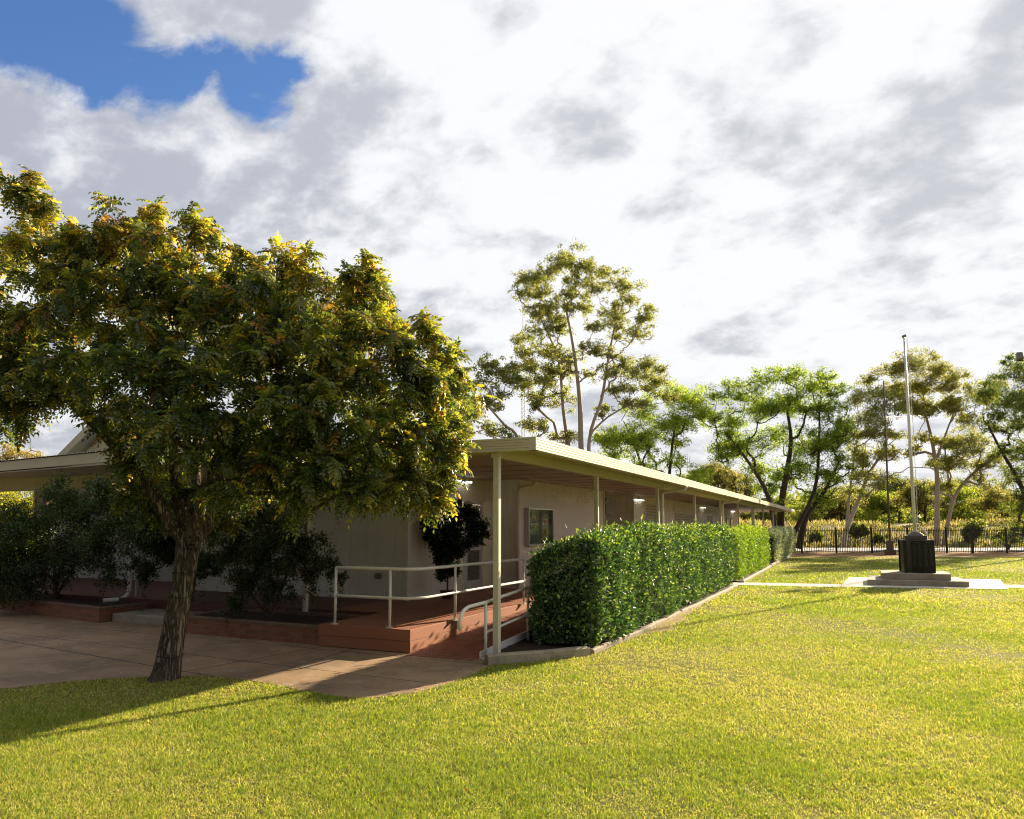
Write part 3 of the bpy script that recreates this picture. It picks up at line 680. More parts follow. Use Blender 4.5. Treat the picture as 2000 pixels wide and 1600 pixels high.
MB().tube([(xr, 8.98, .5), (xr, 8.985, .62), (xr, 9.02, .7), (xr, 9.1, .755), (xr, 9.22, .785), (xr, 9.76, zr(9.76)), (xr, 12, zr(12)), (xr, 14.4, zr(14.4))], .025, 14).build('rail', PIPEC, RRL, smooth=True)
MB().tube([(xr, 9.76, zr(9.76) - .43), (xr, 14.4, zr(14.4) - .43)], .019, 12).build('rail', PIPEC, RRL, smooth=True)
for y in (9.76, 11.3, 12.9, 14.4):
    p = MB().tube([(xr, y, 0), (xr, y, zr(y))], .023, 14).build('post', PIPEC, RRL, smooth=True); MB().tube([(xr, y, 0.0), (xr, y, .012)], .06, 16).build('base_plate', PIPEC, p)

# ================================================================== brick planters, step
def planter(x0, x1, yf, yb, label, skew=0.0):
    t = thing('brick_planter', (x0, yf, 0), label, 'planter'); w = .12
    def Q(x, y): return (x, y + (x1 - x) * skew)
    def wl(a, b, c, d): return [Q(a, c), Q(b, c), Q(b, d), Q(a, d)]
    mb = MB(); mb.prism(wl(x0, x1, yf, yf + w), 0, .26); mb.prism(wl(x0, x1, yb - w, yb), 0, .26); mb.prism(wl(x0, x0 + w, yf + w + .001, yb - w - .001), 0, .26); mb.prism(wl(x1 - w, x1, yf + w + .001, yb - w - .001), 0, .26)
    mb.build('brick_wall', BRICK, t)
    m2 = MB(); e = .012; m2.prism(wl(x0 - e, x1 + e, yf - e, yf + w + e), .261, .30); m2.prism(wl(x0 - e, x1 + e, yb - w - e, yb + e), .261, .30)
    m2.prism(wl(x0 - e, x0 + w, yf + w + e + .001, yb - w - e - .001), .261, .30); m2.prism(wl(x1 - w, x1 + e, yf + w + e + .001, yb - w - e - .001), .261, .30)
    m2.build('cap_bricks', mat('cap_brick', (.2, .13, .09), .85, .7, 6, (.12, .09, .06), bump=.4, bscale=40), t, bevel=.004)
    MB().prism(wl(x0 + w, x1 - w, yf + w, yb - w), .02, .24).build('soil', SOIL, t)
    return t
planter(-11.05, -7.79, 9.72, 11.25, 'low red brick planter between the concrete step and the timber deck', .035)
planter(-19.5, -13.5, 10.1, 11.6, 'low red brick planter at the left under the dark shrubs', .16)
tag(MB().box(-13.45, -11.08, 10.35, 11.34, 0, .17).build('concrete_step', STEP, bevel=.015), 'low worn concrete step between the two brick planters', 'step')

# ================================================================== left shed (corrugated) + breezeway + gable
SHD = thing('corrugated_shed', (-18, 16, 0), 'pale corrugated metal annexe wall behind the planter shrubs', 'shed')
mb = MB(); n = 560; xs = np.linspace(-23.2, -14.62, n); v = [(x, 15 + .012 * math.sin(x * 2 * math.pi / .076), z) for z in (.3, 3.05) for x in xs]
mb.add(v, [(i, i + 1, n + i + 1, n + i) for i in range(n - 1)]); mb.build('front_wall', CORR, SHD)
MB().box(-23.2, -14.62, 15.02, 24, .0, 3.04).build('shed_body', CORR, SHD); MB().box(-23.3, -14.62, 14.94, 14.98, 0, .36).build('plinth', MAROON, SHD)
MB().box(-23.25, -23.17, 14.93, 15.02, .36, 3.05).build('corner_trim', CREAM, SHD)
BW = thing('breezeway_roof', (-20, 12, 0), 'low breezeway roof with a deep pale fascia and a dark post at the left edge', 'canopy')
fx0, fx1 = -26.0, -12.45; fy = lambda x: 11.3 + (-(x + 14)) * .09
MB().hexa([(fx0, fy(fx0), 3.24), (fx1, fy(fx1), 3.36), (fx1, fy(fx1) + .03, 3.36), (fx0, fy(fx0) + .03, 3.24)], [(fx0, fy(fx0), 3.46), (fx1, fy(fx1), 3.6), (fx1, fy(fx1) + .03, 3.6), (fx0, fy(fx0) + .03, 3.46)]).build('fascia', CREAM, BW)
mb = MB(); n = 300; xs = np.linspace(fx0, fx1, n); v = []
for yy in (-.04, 3.2): v += [(x, fy(x) + yy, 3.485 + (x - fx0) / (fx1 - fx0) * .14 + .012 * math.sin(x * 2 * math.pi / .076) + (.08 if yy > 0 else 0)) for x in xs]
mb.add(v, [(i, i + 1, n + i + 1, n + i) for i in range(n - 1)]); mb.build('roof_sheet', mat('roof_sheet', (.12, .12, .12), .6), BW)
MB().hexa([(fx0, fy(fx0) + .05, 3.22), (fx1, fy(fx1) + .05, 3.3), (fx1, fy(fx1) + 3, 3.3), (fx0, fy(fx0) + 3, 3.22)], [(fx0, fy(fx0) + .05, 3.24), (fx1, fy(fx1) + .05, 3.32), (fx1, fy(fx1) + 3, 3.32), (fx0, fy(fx0) + 3, 3.24)]).build('soffit', WALL, BW)
MB().box(fx0, fx1, 12.9, 13.0, 2.86, 3.2).build('beam', EAVE, BW); MB().box(fx0, -14.7, 14.75, 14.85, 2.98, 3.2).build('beam', CREAM, BW)
MB().box(-19.65, -19.5, 12.87, 13.02, 0, 2.858).build('post', MAROON, BW)
GB = thing('gabled_house', (-24, 24, 0), 'cream gabled house rising behind the breezeway roof at the left', 'house')
def gab():
    d = 25.5; pk = at(262, 775, d); el = at(60, 888, d); er = at(470, 888, d); y0 = pk[1]; z0 = el[2]; x0, x1, xp, zp = el[0] , er[0], pk[0], pk[2]
    t = np.array([Rt[0], Rt[1]]) * 0 + np.array([1, 0]); yb = y0 + 9
    MB().add([(x0 + .5, y0, 0), (x1 - .5, y0, 0), (x1 - .5, y0, z0), (xp, y0, zp - .25), (x0 + .5, y0, z0), (x0 + .5, yb, 0), (x1 - .5, yb, 0), (x1 - .5, yb, z0), (xp, yb, zp - .25), (x0 + .5, yb, z0)],
             [(0, 1, 2, 3, 4), (9, 8, 7, 6, 5), (0, 4, 9, 5), (1, 6, 7, 2), (4, 3, 8, 9), (3, 2, 7, 8)]).build('wall', CREAM, GB)
    mb = MB()
    for (xa, za, s) in ((x0, z0 - .1, 1), (x1, z0 - .1, -1)):
        a, b = (xa, za), (xp, zp)
        mb.hexa([(a[0], y0 - .5, a[1]), (b[0], y0 - .5, b[1]), (b[0], yb, b[1]), (a[0], yb, a[1])], [(a[0], y0 - .5, a[1] + .1), (b[0], y0 - .5, b[1] + .1), (b[0], yb, b[1] + .1), (a[0], yb, a[1] + .1)])
    mb.build('roof', CORR, GB); mb = MB()
    for xa in (x0, x1): mb.hexa([(xa, y0 - .54, z0 - .28), (xp, y0 - .54, zp - .18), (xp, y0 - .5, zp - .18), (xa, y0 - .5, z0 - .28)], [(xa, y0 - .54, z0 + .02), (xp, y0 - .54, zp + .11), (xp, y0 - .5, zp + .11), (xa, y0 - .5, z0 + .02)])
    mb.build('barge_board', CREAM, GB)
gab()

# ================================================================== memorial + flagpole
ME = thing('memorial', (1.85, 27.6, 0), 'stepped memorial with a grey pillar and black engraved stone panels', 'memorial')
MB().prism([(.36, 26.42), (3.18, 26.72), (3.12, 28.85), (.40, 28.7)], .031, .2).build('lower_step', STEP, ME, bevel=.012)
MB().prism([(.77, 26.72), (2.72, 26.9), (2.76, 28.6), (.8, 28.5)], .2, .4).build('upper_step', STEP, ME, bevel=.012)
cx, cyy = 1.85, 27.62; h = .30
MB().box(cx - h, cx + h, cyy - h, cyy + h, .4, 1.47).box(cx - h - .01, cx + h + .01, cyy - h - .01, cyy + h + .01, 1.471, 1.58).add(
    [(cx - .25, cyy - .25, 1.581), (cx + .25, cyy - .25, 1.581), (cx + .25, cyy + .25, 1.581), (cx - .25, cyy + .25, 1.581), (cx - .12, cyy - .12, 1.69), (cx + .12, cyy - .12, 1.69), (cx + .12, cyy + .12, 1.69), (cx - .12, cyy + .12, 1.69)],
    [(3, 2, 1, 0), (4, 5, 6, 7), (0, 1, 5, 4), (1, 2, 6, 5), (2, 3, 7, 6), (3, 0, 4, 7)]).build('pillar', GRANITE, ME, bevel=.008)
wing = [(-.15, -.302), (-.15, -.40), (.17, -.47), (.50, -.39), (.50, -.302)]
for k in range(4):
    a = -k * math.pi / 2; ca, sa = math.cos(a), math.sin(a); poly = [(cx + x * ca - y * sa, cyy + x * sa + y * ca) for x, y in wing]
    w = MB().prism(poly, .401, 1.42).build('engraved_panel', BLACK, ME, bevel=.004)
    MB().prism([((p[0] - cx) * 1.01 + cx, (p[1] - cyy) * 1.01 + cyy) for p in poly], 1.421, 1.45).build('panel_cap', GRANITE, w)
    if k in (0, 1):
        for (i, j, cols) in ((1, 2, 2), (2, 3, 2)):
            mt = MB()
            A = np.array(poly[i]); Bq = np.array(poly[j]); t = (Bq - A); L = np.linalg.norm(t); t /= L; nn = np.array([t[1], -t[0]])
            for c in range(cols):
                s0 = L * (.08 + c * .46); 
                z = 1.3
                while z > .62:
                    wd = L * random.uniform(.2, .34); p0 = A + t * s0 + nn * .004; p1 = p0 + t * wd
                    mt.add([(*p0, z), (*p1, z), (*p1, z - .012), (*p0, z - .012)], [(0, 3, 2, 1)]); z -= .03
            p0 = A + t * L * .2 + nn * .004; p1 = A + t * L * .8 + nn * .004; mt.add([(*p0, 1.38), (*p1, 1.38), (*p1, 1.345), (*p0, 1.345)], [(0, 3, 2, 1)])
            mt.build('engraved_names', ETCH, w)
FP = thing('flagpole', (cx, cyy, 1.69), 'tall tapering white flagpole rising from the top of the memorial', 'flagpole')
MB().tube([(cx, cyy, 1.69), (cx - .005, cyy, 4), (cx - .01, cyy, 8.2)], [.055, .05, .03], 14).tube([(cx, cyy, 1.69), (cx, cyy, 1.74)], .09, 14).build('pole', PIPEC, FP, smooth=True)
MB().tube([(cx - .07, cyy, 8.2), (cx + .05, cyy, 8.24)], .045, 10).build('pulley_cap', GREYBOX, FP)
MB().tube([(cx + .07, cyy - .02, 8.15), (cx + .11, cyy - .03, 5), (cx + .09, cyy - .03, 2.0), (cx + .16, cyy - .05, 1.86), (cx + .34, cyy - .1, 1.61)], .008, 5).build('halyard', WIRE, FP)
m2 = MB()
for k in range(7): a = k * .9; m2.tube([(cx + .12 + .03 * k, cyy - .08 + .02 * math.sin(a), 1.86 - .033 * k), (cx + .17 + .03 * k, cyy - .06, 1.85 - .036 * k)], .022, 6)
m2.build('coiled_rope', PIPEC, FP)

# ================================================================== fence
FN = thing('metal_fence', (*fr(30, 52), 0), 'black spear topped metal fence across the back of the lawn', 'fence')
FD = 52.0; ppm = F / FD
xsn = [(p - 1000) / ppm for p in (1425, 1493, 1561, 1628, 1697, 1767, 1842, 1892, 1958, 2025, 2092)]
panel = None
cyw, syw = Rt
def place(o, r):  # local frame rotate YAW, at right-distance r
    q = fr(r, FD); o.parent = FN; o.location = (q[0] - FN.location.x, q[1] - FN.location.y, 0); o.rotation_euler = (0, 0, YAW)
def fence_panel(w, h=1.72, gate=False):
    mb = MB(); mb.box(0.04, w - .04, -.02, .02, .12, .17).box(.04, w - .04, -.02, .02, h - .2, h - .15)
    nb = max(3, int(w / .115)); 
    for i in range(nb):
        x = .06 + (w - .12) * i / (nb - 1); mb.box(x - .015, x + .015, -.045, -.0205, .05, h - .03)
        mb.add([(x - .014, -.04, h - .03), (x + .014, -.04, h - .03), (x + .014, -.012, h - .03), (x - .014, -.012, h - .03), (x, -.026, h + .06)], [(0, 1, 4), (1, 2, 4), (2, 3, 4), (3, 0, 4), (3, 2, 1, 0)])
    return mb
for i in range(len(xsn) - 1):
    w = xsn[i + 1] - xsn[i]; me = fence_panel(w); o = me.build('gate' if i == 7 else 'fence_panel', IRON); place(o, xsn[i])
for i, r in enumerate(xsn):
    t_ = .07 if i == 7 else .045; o = MB().box(-t_, t_, -t_, t_, 0, 1.86 if i == 7 else 1.8).add([(-t_, -t_, 1.862 if i == 7 else 1.802)] * 0 or [(-t_ * 1.2, -t_ * 1.2, 1.9), (t_ * 1.2, -t_ * 1.2, 1.9), (t_ * 1.2, t_ * 1.2, 1.9), (-t_ * 1.2, t_ * 1.2, 1.9), (0, 0, 1.95)], [(0, 1, 4), (1, 2, 4), (2, 3, 4), (3, 0, 4), (3, 2, 1, 0)]).build('fence_post', IRON); place(o, r)

# ================================================================== poles, mast, cable
def pole_thing(name, base, top, r0, r1, m, label, cat):
    t = thing(name, base, label, cat); MB().tube([tuple(base), tuple((np.array(base) + top) / 2), tuple(top)], [r0, (r0 + r1) / 2, r1], 10).build('shaft', m, t, smooth=True); return t
b_ = at(1739, 1085, 49); b_[2] = 0; tp = at(1726, 745, 49)
UP = pole_thing('utility_pole', b_, tp, .07, .045, RUST, 'thin dark pole with a square timber butt standing before the fence', 'pole')
MB().box(b_[0] - .34, b_[0] + .34, b_[1] - .3, b_[1] + .3, 0, .35).box(b_[0] - .22, b_[0] + .22, b_[1] - .2, b_[1] + .2, .35, .95).build('butt', RUST, UP, bevel=.02)
MB().box(tp[0] - .12, tp[0] + .12, tp[1] - .12, tp[1] + .12, tp[2] - 1.7, tp[2] - 1.3).build('junction_box', GREYBOX, UP)
ca = at(1664, 824, 49.3); cb_ = at(1730, 815, 49.2); cc_ = at(1798, 812, 56)
tag(MB().tube([tuple(ca), tuple((ca + cb_) / 2 - np.array([0, 0, .05])), tuple(cb_), tuple((cb_ + cc_) / 2 - np.array([0, 0, .04])), tuple(cc_)], .017, 6).build('overhead_cable', IRON), 'single dark cable strung from the thin pole to the gum tree', 'cable')
# radio mast
mbase = at(1022, 1027, 90); mbase[2] = 0; MS = thing('radio_mast', mbase, 'slender pale lattice radio mast beside the tall gum tree', 'mast')
mx, my = mbase[0], mbase[1]; ztop = at(1020, 700, 90)[2]; zant = at(1017, 605, 90)[2]; mb = MB(); s = .22
for k in range(3):
    a = k * 2.094; mb.tube([(mx + s * math.cos(a), my + s * math.sin(a), 0), (mx + s * math.cos(a), my + s * math.sin(a), ztop)], .03, 5)
z = 8.0; k = 0
while z < ztop - .5:
    for j in range(3):
        a = j * 2.094; b = (j + 1) * 2.094; mb.tube([(mx + s * math.cos(a), my + s * math.sin(a), z), (mx + s * math.cos(b), my + s * math.sin(b), z + .5)], .016, 4, cap=False)
    z += .5
mb.build('lattice', ALU, MS); MB().tube([(mx, my, ztop), (mx, my, zant)], [.06, .03], 6).build('antenna', PIPEC, MS)
# floodlight pole at right edge of view
q = at(2030, 1089, 45); q[2] = 0; zt = at(2010, 705, 45)[2]
FL = thing('floodlight_pole', q, 'tall steel pole carrying a floodlight at the right edge', 'floodlight')
MB().tube([tuple(q), (q[0], q[1], zt + .1)], [.11, .075], 12).build('pole', ALU, FL, smooth=True)
MB().tube([(q[0] - .45, q[1] - .2, zt), (q[0] + .5, q[1] + .22, zt)], .035, 6).build('cross_arm', IRON, FL)
for s_, nm in ((-.3, 0), (.4, 1)):
    hd = MB().hexa([(q[0] + s_ - .2, q[1] - .35, zt + .12), (q[0] + s_ + .2, q[1] - .3, zt + .12), (q[0] + s_ + .2, q[1] + .05, zt + .04), (q[0] + s_ - .2, q[1] + .0, zt + .04)],
                   [(q[0] + s_ - .16, q[1] - .2, zt + .55), (q[0] + s_ + .16, q[1] - .15, zt + .55), (q[0] + s_ + .16, q[1] + .1, zt + .5), (q[0] + s_ - .16, q[1] + .05, zt + .5)]).build('lamp_head', GREYBOX, FL, bevel=.02)
    MB().box(q[0] + s_ - .03, q[0] + s_ + .03, q[1] - .15, q[1] - .1, zt - .02, zt + .1).build('bracket', IRON, hd)

# ================================================================== MAIN TREE
def main_tree():
    D0 = 9.5; base = at(325, 1322, 9.5); base[2] = 0
    T = thing('shade_tree', base, 'large leafy tree with leaning rough trunk and yellowing compound leaves on the lawn edge', 'tree')
    S = Skel()
    tk = [(*at(317, 1352, 9.45), .27), (*at(320, 1336, 9.46), .215), (*at(325, 1316, 9.48), .172), (*at(333, 1270, 9.5), .148), (*at(345, 1200, 9.52), .138), (*at(358, 1130, 9.55), .13), (*at(368, 1065, 9.6), .15)]
    ids = S.chain(trunk_pts(tk, 5)); fk = ids[-1]
    for limb in ([(400, 1030, 9.75, .095), (420, 960, 9.9, .075), (455, 900, 10.1, .065), (500, 830, 10.2, .05)],
                 [(362, 1020, 9.7, .10), (345, 950, 9.9, .085), (340, 860, 10.1, .065), (335, 760, 10.2, .05)],
                 [(335, 1030, 9.5, .07), (295, 960, 9.4, .06), (230, 880, 9.2, .05), (150, 800, 9.2, .04)],
                 [(385, 1020, 9.4, .075), (405, 940, 9.1, .06), (440, 870, 8.9, .05), (520, 800, 8.8, .04)],
                 [(372, 1015, 9.9, .07), (385, 930, 10.5, .055), (380, 820, 11.0, .045)]):
        S.chain([tuple(q) for q in trunk_pts([(*at(a, b, c), r) for a, b, c, r in limb], 3)], fk)
    first = fk
    cl = [(45, 420, .3, .38), (100, 520, 0, .55), (-40, 480, .3, .6), (-120, 560, .3, .7), (230, 480, 0, .45), (165, 500, .3, .4), (315, 470, .4, .4), (290, 520, 0, .5), (400, 490, 0, .38), (380, 560, .2, .5),
          (480, 550, .2, .42), (590, 525, -.2, .38), (560, 600, .4, .5), (715, 540, -.1, .33), (700, 600, .2, .42), (750, 630, 0, .4), (815, 665, -.2, .3), (850, 720, .1, .36), (890, 770, 0, .33), (840, 800, -.3, .42),
          (770, 760, -.5, .55), (690, 700, -.6, .6), (600, 680, -.8, .6), (480, 640, -.6, .6), (360, 620, -.4, .6), (230, 600, -.5, .6), (100, 640, -.3, .6), (-30, 640, -.3, .6), (-130, 740, 0, .7), (20, 740, -.4, .5),
          (150, 740, -.7, .55), (290, 730, -.9, .6), (420, 760, -1.0, .6), (545, 780, -1.1, .6), (660, 800, -1.0, .55), (350, 840, -1.2, .5), (480, 870, -1.2, .5), (590, 880, -1.1, .5), (700, 880, -.9, .45), (790, 880, -.6, .42),
          (860, 860, -.2, .36), (860, 925, 0, .30), (760, 950, -.5, .32), (660, 950, -.8, .36), (560, 945, -1.0, .36), (450, 930, -.8, .4), (840, 960, -.1, .22), (820, 980, .5, .28), (265, 860, -.3, .34), (40, 800, -.1, .26),
          (-40, 800, .2, .4), (260, 940, 0, .38), (330, 960, .2, .35),
          (300, 650, 1.4, .75), (500, 700, 1.5, .7), (650, 720, 1.3, .65), (120, 700, 1.3, .7), (450, 570, 1.0, .5), (760, 780, 1.0, .55), (-60, 640, 1.3, .7), (320, 850, 1.3, .6), (560, 850, 1.3, .6), (430, 990, .9, .35), (660, 640, .9, .5), (740, 880, .8, .45)]
    cl = [(at(a, b, D0 + c), r) for a, b, c, r in cl]
    rp = S.p[fk]; cl.sort(key=lambda q: np.linalg.norm(q[0] - rp))
    tw = []
    for c, r in cl:
        S.grow(c - np.array([0, 0, r * .3]), first=first, k=6, jit=.03)
        nsub = max(6, int(21 * (r / .5) ** 1.7)); r *= 1.08
        for _ in range(nsub):
            d = unit(rng.normal(size=3) + np.array([0, 0, .25])); q = c + d * r * rng.uniform(.5, 1.08) * np.array([1, 1, .9])
            g = math.sin(q[0] * 4.1 + 1.3) * math.sin(q[1] * 3.7 + .4) * math.sin(q[2] * 4.6 + 2.0)
            if g > .3 and rng.random() < .7: continue
            ids = S.grow(q, first=first, k=4, jit=.05, upw=.5)
            tw.append((S.p[ids[0]], S.p[ids[1]], S.p[ids[2]], S.p[ids[3]]))
    # upright shoots breaking the outline at the top
    for (a, b, c, ln) in ((30, 385, .3, .45), (50, 350, .3, .2), (0, 350, .3, .3), (320, 430, .4, .35), (240, 430, .1, .3), (410, 440, 0, .3), (390, 450, .1, .3), (590, 500, -.2, .25), (720, 525, 0, .22), (750, 560, 0, .22), (165, 470, .3, .25), (640, 560, .1, .2), (830, 640, -.1, .2), (500, 520, .2, .15), (280, 440, .2, .25)):
        p = at(a, b, D0 + c)
        for _ in range(2):
            ids = S.grow(p + np.array([rng.normal(0, .08), rng.normal(0, .08), rng.uniform(0, ln)]), first=first, k=5, jit=.03, upw=.3)
            tw.append(tuple(S.p[i] for i in ids[1:5]))
    mb = MB(); S.mesh(mb, .0042, .42)
    tr = mb.build('trunk', BARK, T, smooth=True)
    # surplus wire ties round the trunk
    mw = MB()
    for (a, b, r) in ((333, 1280, .165), (352, 1165, .145), (360, 1118, .142)):
        mw = MB(); c = at(a, b, 9.5); mw.tube([(c[0] + r * math.cos(t), c[1] + r * math.sin(t), c[2] + .012 * math.sin(3 * t)) for t in np.linspace(0, 2 * math.pi, 22)], .006, 5, cap=False).build('wire_tie', IRON, T)
    # compound leaves along each twig
    rp_, rd_, sc_ = [], [], []
    for t in tw:
        t = [np.array(q) for q in t]; ax = unit(t[3] - t[1]); nl = 19
        for j in range(nl):
            u = j / (nl - 1) * 2.999; i = int(u); p = t[i] + (t[i + 1] - t[i]) * (u - i)
            side = unit(np.cross(ax, rng.normal(size=3))); d = side * .9 + ax * rng.uniform(.1, .9) + np.array([0, 0, rng.uniform(-.9, .15)])
            rp_.append(p); rd_.append(unit(d)); sc_.append(rng.uniform(.75, 1.2))
    rp_ = np.array(rp_); rd_ = np.array(rd_); sc_ = np.array(sc_); n = len(rp_)
    # arching rachis: leaflets placed on a drooping curve
    pairs = 6; L = .21; pos = []; dirs = []; rolls = []; own = []; siz = []
    side = unit(np.cross(rd_, np.array([0, 0, 1.0]) + rng.normal(0, .25, (n, 3))))
    nrm = np.cross(side, rd_)
    for k in range(pairs + 1):
        u = (k + .8) / (pairs + .8); q = rp_ + rd_ * (L * u * sc_)[:, None] + np.array([0, 0, -1]) * (.075 * u * u * sc_)[:, None]
        tan = unit(rd_ + np.array([0, 0, -1]) * (.7 * u))
        sides = (1, -1) if k < pairs else (0,)
        for s_ in sides:
            d = tan * (.45 if s_ else 1) + side * s_ + np.array([0, 0, -.28]) + rng.normal(0, .16, (n, 3)); pos.append(q); dirs.append(d); rolls.append(nrm + rng.normal(0, .3, (n, 3))); own.append(np.arange(n)); siz.append(.066 * sc_ * (1 - .25 * abs(u - .5)))
    pos = np.concatenate(pos); dirs = np.concatenate(dirs); rolls = np.concatenate(rolls); own = np.concatenate(own); siz = np.concatenate(siz)
    keep = rng.random(len(pos)) > .06; pos, dirs, rolls, own, siz = pos[keep], dirs[keep], rolls[keep], own[keep], siz[keep]
    tv = np.array([(0, 0, 0), (.2, .28, .05), (.21, .62, .045), (0, 1, -.05), (-.21, .62, .045), (-.2, .28, .05)])
    tf = np.array([(0, 1, 2, 3), (0, 3, 4, 5)])
    V, Fq = scatter(tv, tf, pos, frames(dirs, rolls), siz)
    # leaf colours: green low and inside; top and right autumn yellow plus painted sunlight
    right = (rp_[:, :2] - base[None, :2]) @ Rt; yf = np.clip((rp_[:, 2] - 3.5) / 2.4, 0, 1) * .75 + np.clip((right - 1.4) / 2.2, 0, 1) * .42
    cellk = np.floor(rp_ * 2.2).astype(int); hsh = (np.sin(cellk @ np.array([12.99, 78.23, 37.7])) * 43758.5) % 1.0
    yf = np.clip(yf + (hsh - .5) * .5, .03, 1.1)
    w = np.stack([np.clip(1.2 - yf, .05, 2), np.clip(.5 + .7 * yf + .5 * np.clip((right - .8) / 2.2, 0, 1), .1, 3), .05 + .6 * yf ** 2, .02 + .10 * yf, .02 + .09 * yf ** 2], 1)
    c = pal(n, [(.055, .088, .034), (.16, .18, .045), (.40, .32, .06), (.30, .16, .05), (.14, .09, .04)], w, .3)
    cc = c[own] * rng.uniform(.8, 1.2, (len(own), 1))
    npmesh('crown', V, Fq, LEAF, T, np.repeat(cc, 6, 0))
    # rachises
    return n
NLEAF = main_tree()

# ================================================================== shrubs
def shrub(name, label, base, stems, clusters, nleaf, leaf, colors, weights, cat='shrub', trail=0, m=LEAF, stemr=.006):
    T = thing(name, base, label, cat); S = Skel(); base = np.array(base, float)
    for st in stems: S.chain([tuple(q) for q in trunk_pts([(*base, st[0][-1])] + [tuple(q) for q in st], 3)])
    LP = []
    for c, r in clusters:
        c = np.array(c, float); S.grow(c - np.array([0, 0, r * .3]), jit=.05)
        for _ in range(int(16 + 26 * r)):
            d = unit(rng.normal(size=3)); q = c + d * r * rng.uniform(.2, 1.2); S.grow(q, k=4, jit=.08, upw=.4); LP.append((q, r * rng.uniform(.15, .42)))
    mb = MB(); S.mesh(mb, stemr, .4, .05, 5); mb.build('stems', TWIG, T, smooth=True)
    tot = sum(r * r for _, r in LP); pos = []; nleaf = int(nleaf * 2.1)
    for q, r in LP: n = int(nleaf * r * r / tot) + 2; pos.append(q + rng.normal(size=(n, 3)) * .55 * r)
    for _ in range(trail):                     # hanging tendrils
        q, r = LP[rng.integers(len(LP))]; n = 26; z = np.linspace(0, rng.uniform(.3, .8), n); w = rng.normal(0, .1, 2)
        pts = np.stack([q[0] + w[0] * z + rng.normal(0, .02, n), q[1] + w[1] * z + rng.normal(0, .02, n), q[2] - z], 1); pos.append(pts)
    pos = np.concatenate(pos); pos = pos[pos[:, 2] > .06]; n = len(pos); d = rng.normal(size=(n, 3)); d[:, 2] -= .4
    V, Fq = scatter(KITE[0] * np.array([1.25, 1, 1]), KITE[1], pos, frames(d, rng.normal(size=(n, 3))), rng.uniform(.6, 1.3, n) * leaf)
    npmesh('foliage', V, Fq, m, T, np.repeat(pal(n, colors, weights, .3), 4, 0)); return T
DG = [(.022, .045, .016), (.04, .07, .02), (.06, .09, .03)]; DW = (5, 4, 1)
def cp(l, ): return [(at(a, b, d), r) for a, b, d, r in l]
shrub('planter_shrub', 'big dark spreading shrub in the left brick planter against the corrugated wall', (-16.6, 11.3, .25), [[(-16.3, 11.2, 1.2, .03)], [(-16.9, 11.4, 1.3, .035)], [(-15.8, 11.2, 1.1, .03)]],
      cp([(0, 1055, 16.0, .5), (35, 1045, 15.8, .4), (-30, 1030, 16.2, .5), (40, 1100, 16.3, .75), (120, 1090, 16, .6), (60, 1020, 16.5, .6), (150, 1010, 16, .6), (200, 1060, 15.5, .55), (250, 1010, 15.3, .5), (130, 970, 16, .5), (200, 960, 15.5, .45), (10, 1130, 16, .6), (-60, 1080, 16.5, .9), (280, 1060, 15, .4), (215, 1120, 15.5, .3)]),
      26000, .055, DG, DW, trail=30)
shrub('planter_shrub', 'drooping dark shrub in the brick planter beside the deck railing', (-9.6, 10.55, .25), [[(-9.9, 10.5, .9, .03)], [(-9.3, 10.6, 1.0, .03)], [(-10.3, 10.5, .9, .025)]],
      cp([(560, 1000, 13.2, .45), (500, 1010, 13.4, .45), (580, 1070, 13, .42), (520, 1080, 13.2, .45), (460, 1070, 13.5, .42), (610, 1120, 12.8, .28), (440, 1020, 13.8, .4), (540, 1140, 13, .32), (480, 1130, 13.3, .34), (640, 1100, 12.6, .2), (665, 1130, 12.6, .12), (570, 960, 13.4, .35), (450, 1185, 13, .2)]),
      24000, .042, DG + [(.10, .07, .03)], (5, 4, 1, .8), trail=60)
shrub('planter_shrub', 'small dark shrub against the corrugated wall behind the tree trunk', (-12.9, 11.8, .3), [[(-12.9, 11.9, 1.0, .02)], [(-13.2, 11.8, 1.0, .02)]],
      cp([(330, 1080, 15.5, .42), (300, 1030, 15.5, .42), (375, 1090, 15, .3), (400, 1110, 14.6, .28), (280, 1110, 15.2, .25)]), 9000, .05, DG, DW, trail=12)
PT = shrub('potted_bush', 'dark bushy potted plant standing on the deck before the screen door', (-7.98, 14.15, .35), [[(-7.98, 14.15, .8, .022), (-7.95, 14.15, 1.2, .018)]],
      cp([(870, 1040, 16.0, .34), (925, 1025, 16.1, .28), (845, 1030, 15.9, .22), (890, 1005, 16, .26), (935, 1050, 16.1, .18), (870, 1085, 15.9, .22), (900, 1065, 16.0, .22), (855, 1060, 16, .2), (868, 1120, 15.9, .17), (885, 1110, 16, .12)]), 9500, .068, [(.018, .034, .014), (.03, .055, .018)], (3, 2), cat='potted plant')
# pot for it
MB().tube([(-7.98, 14.15, .352), (-7.98, 14.15, .37), (-7.98, 14.15, .5), (-7.98, 14.15, .52)], [.11, .12, .16, .17], 18).build('pot', MAROON, PT)
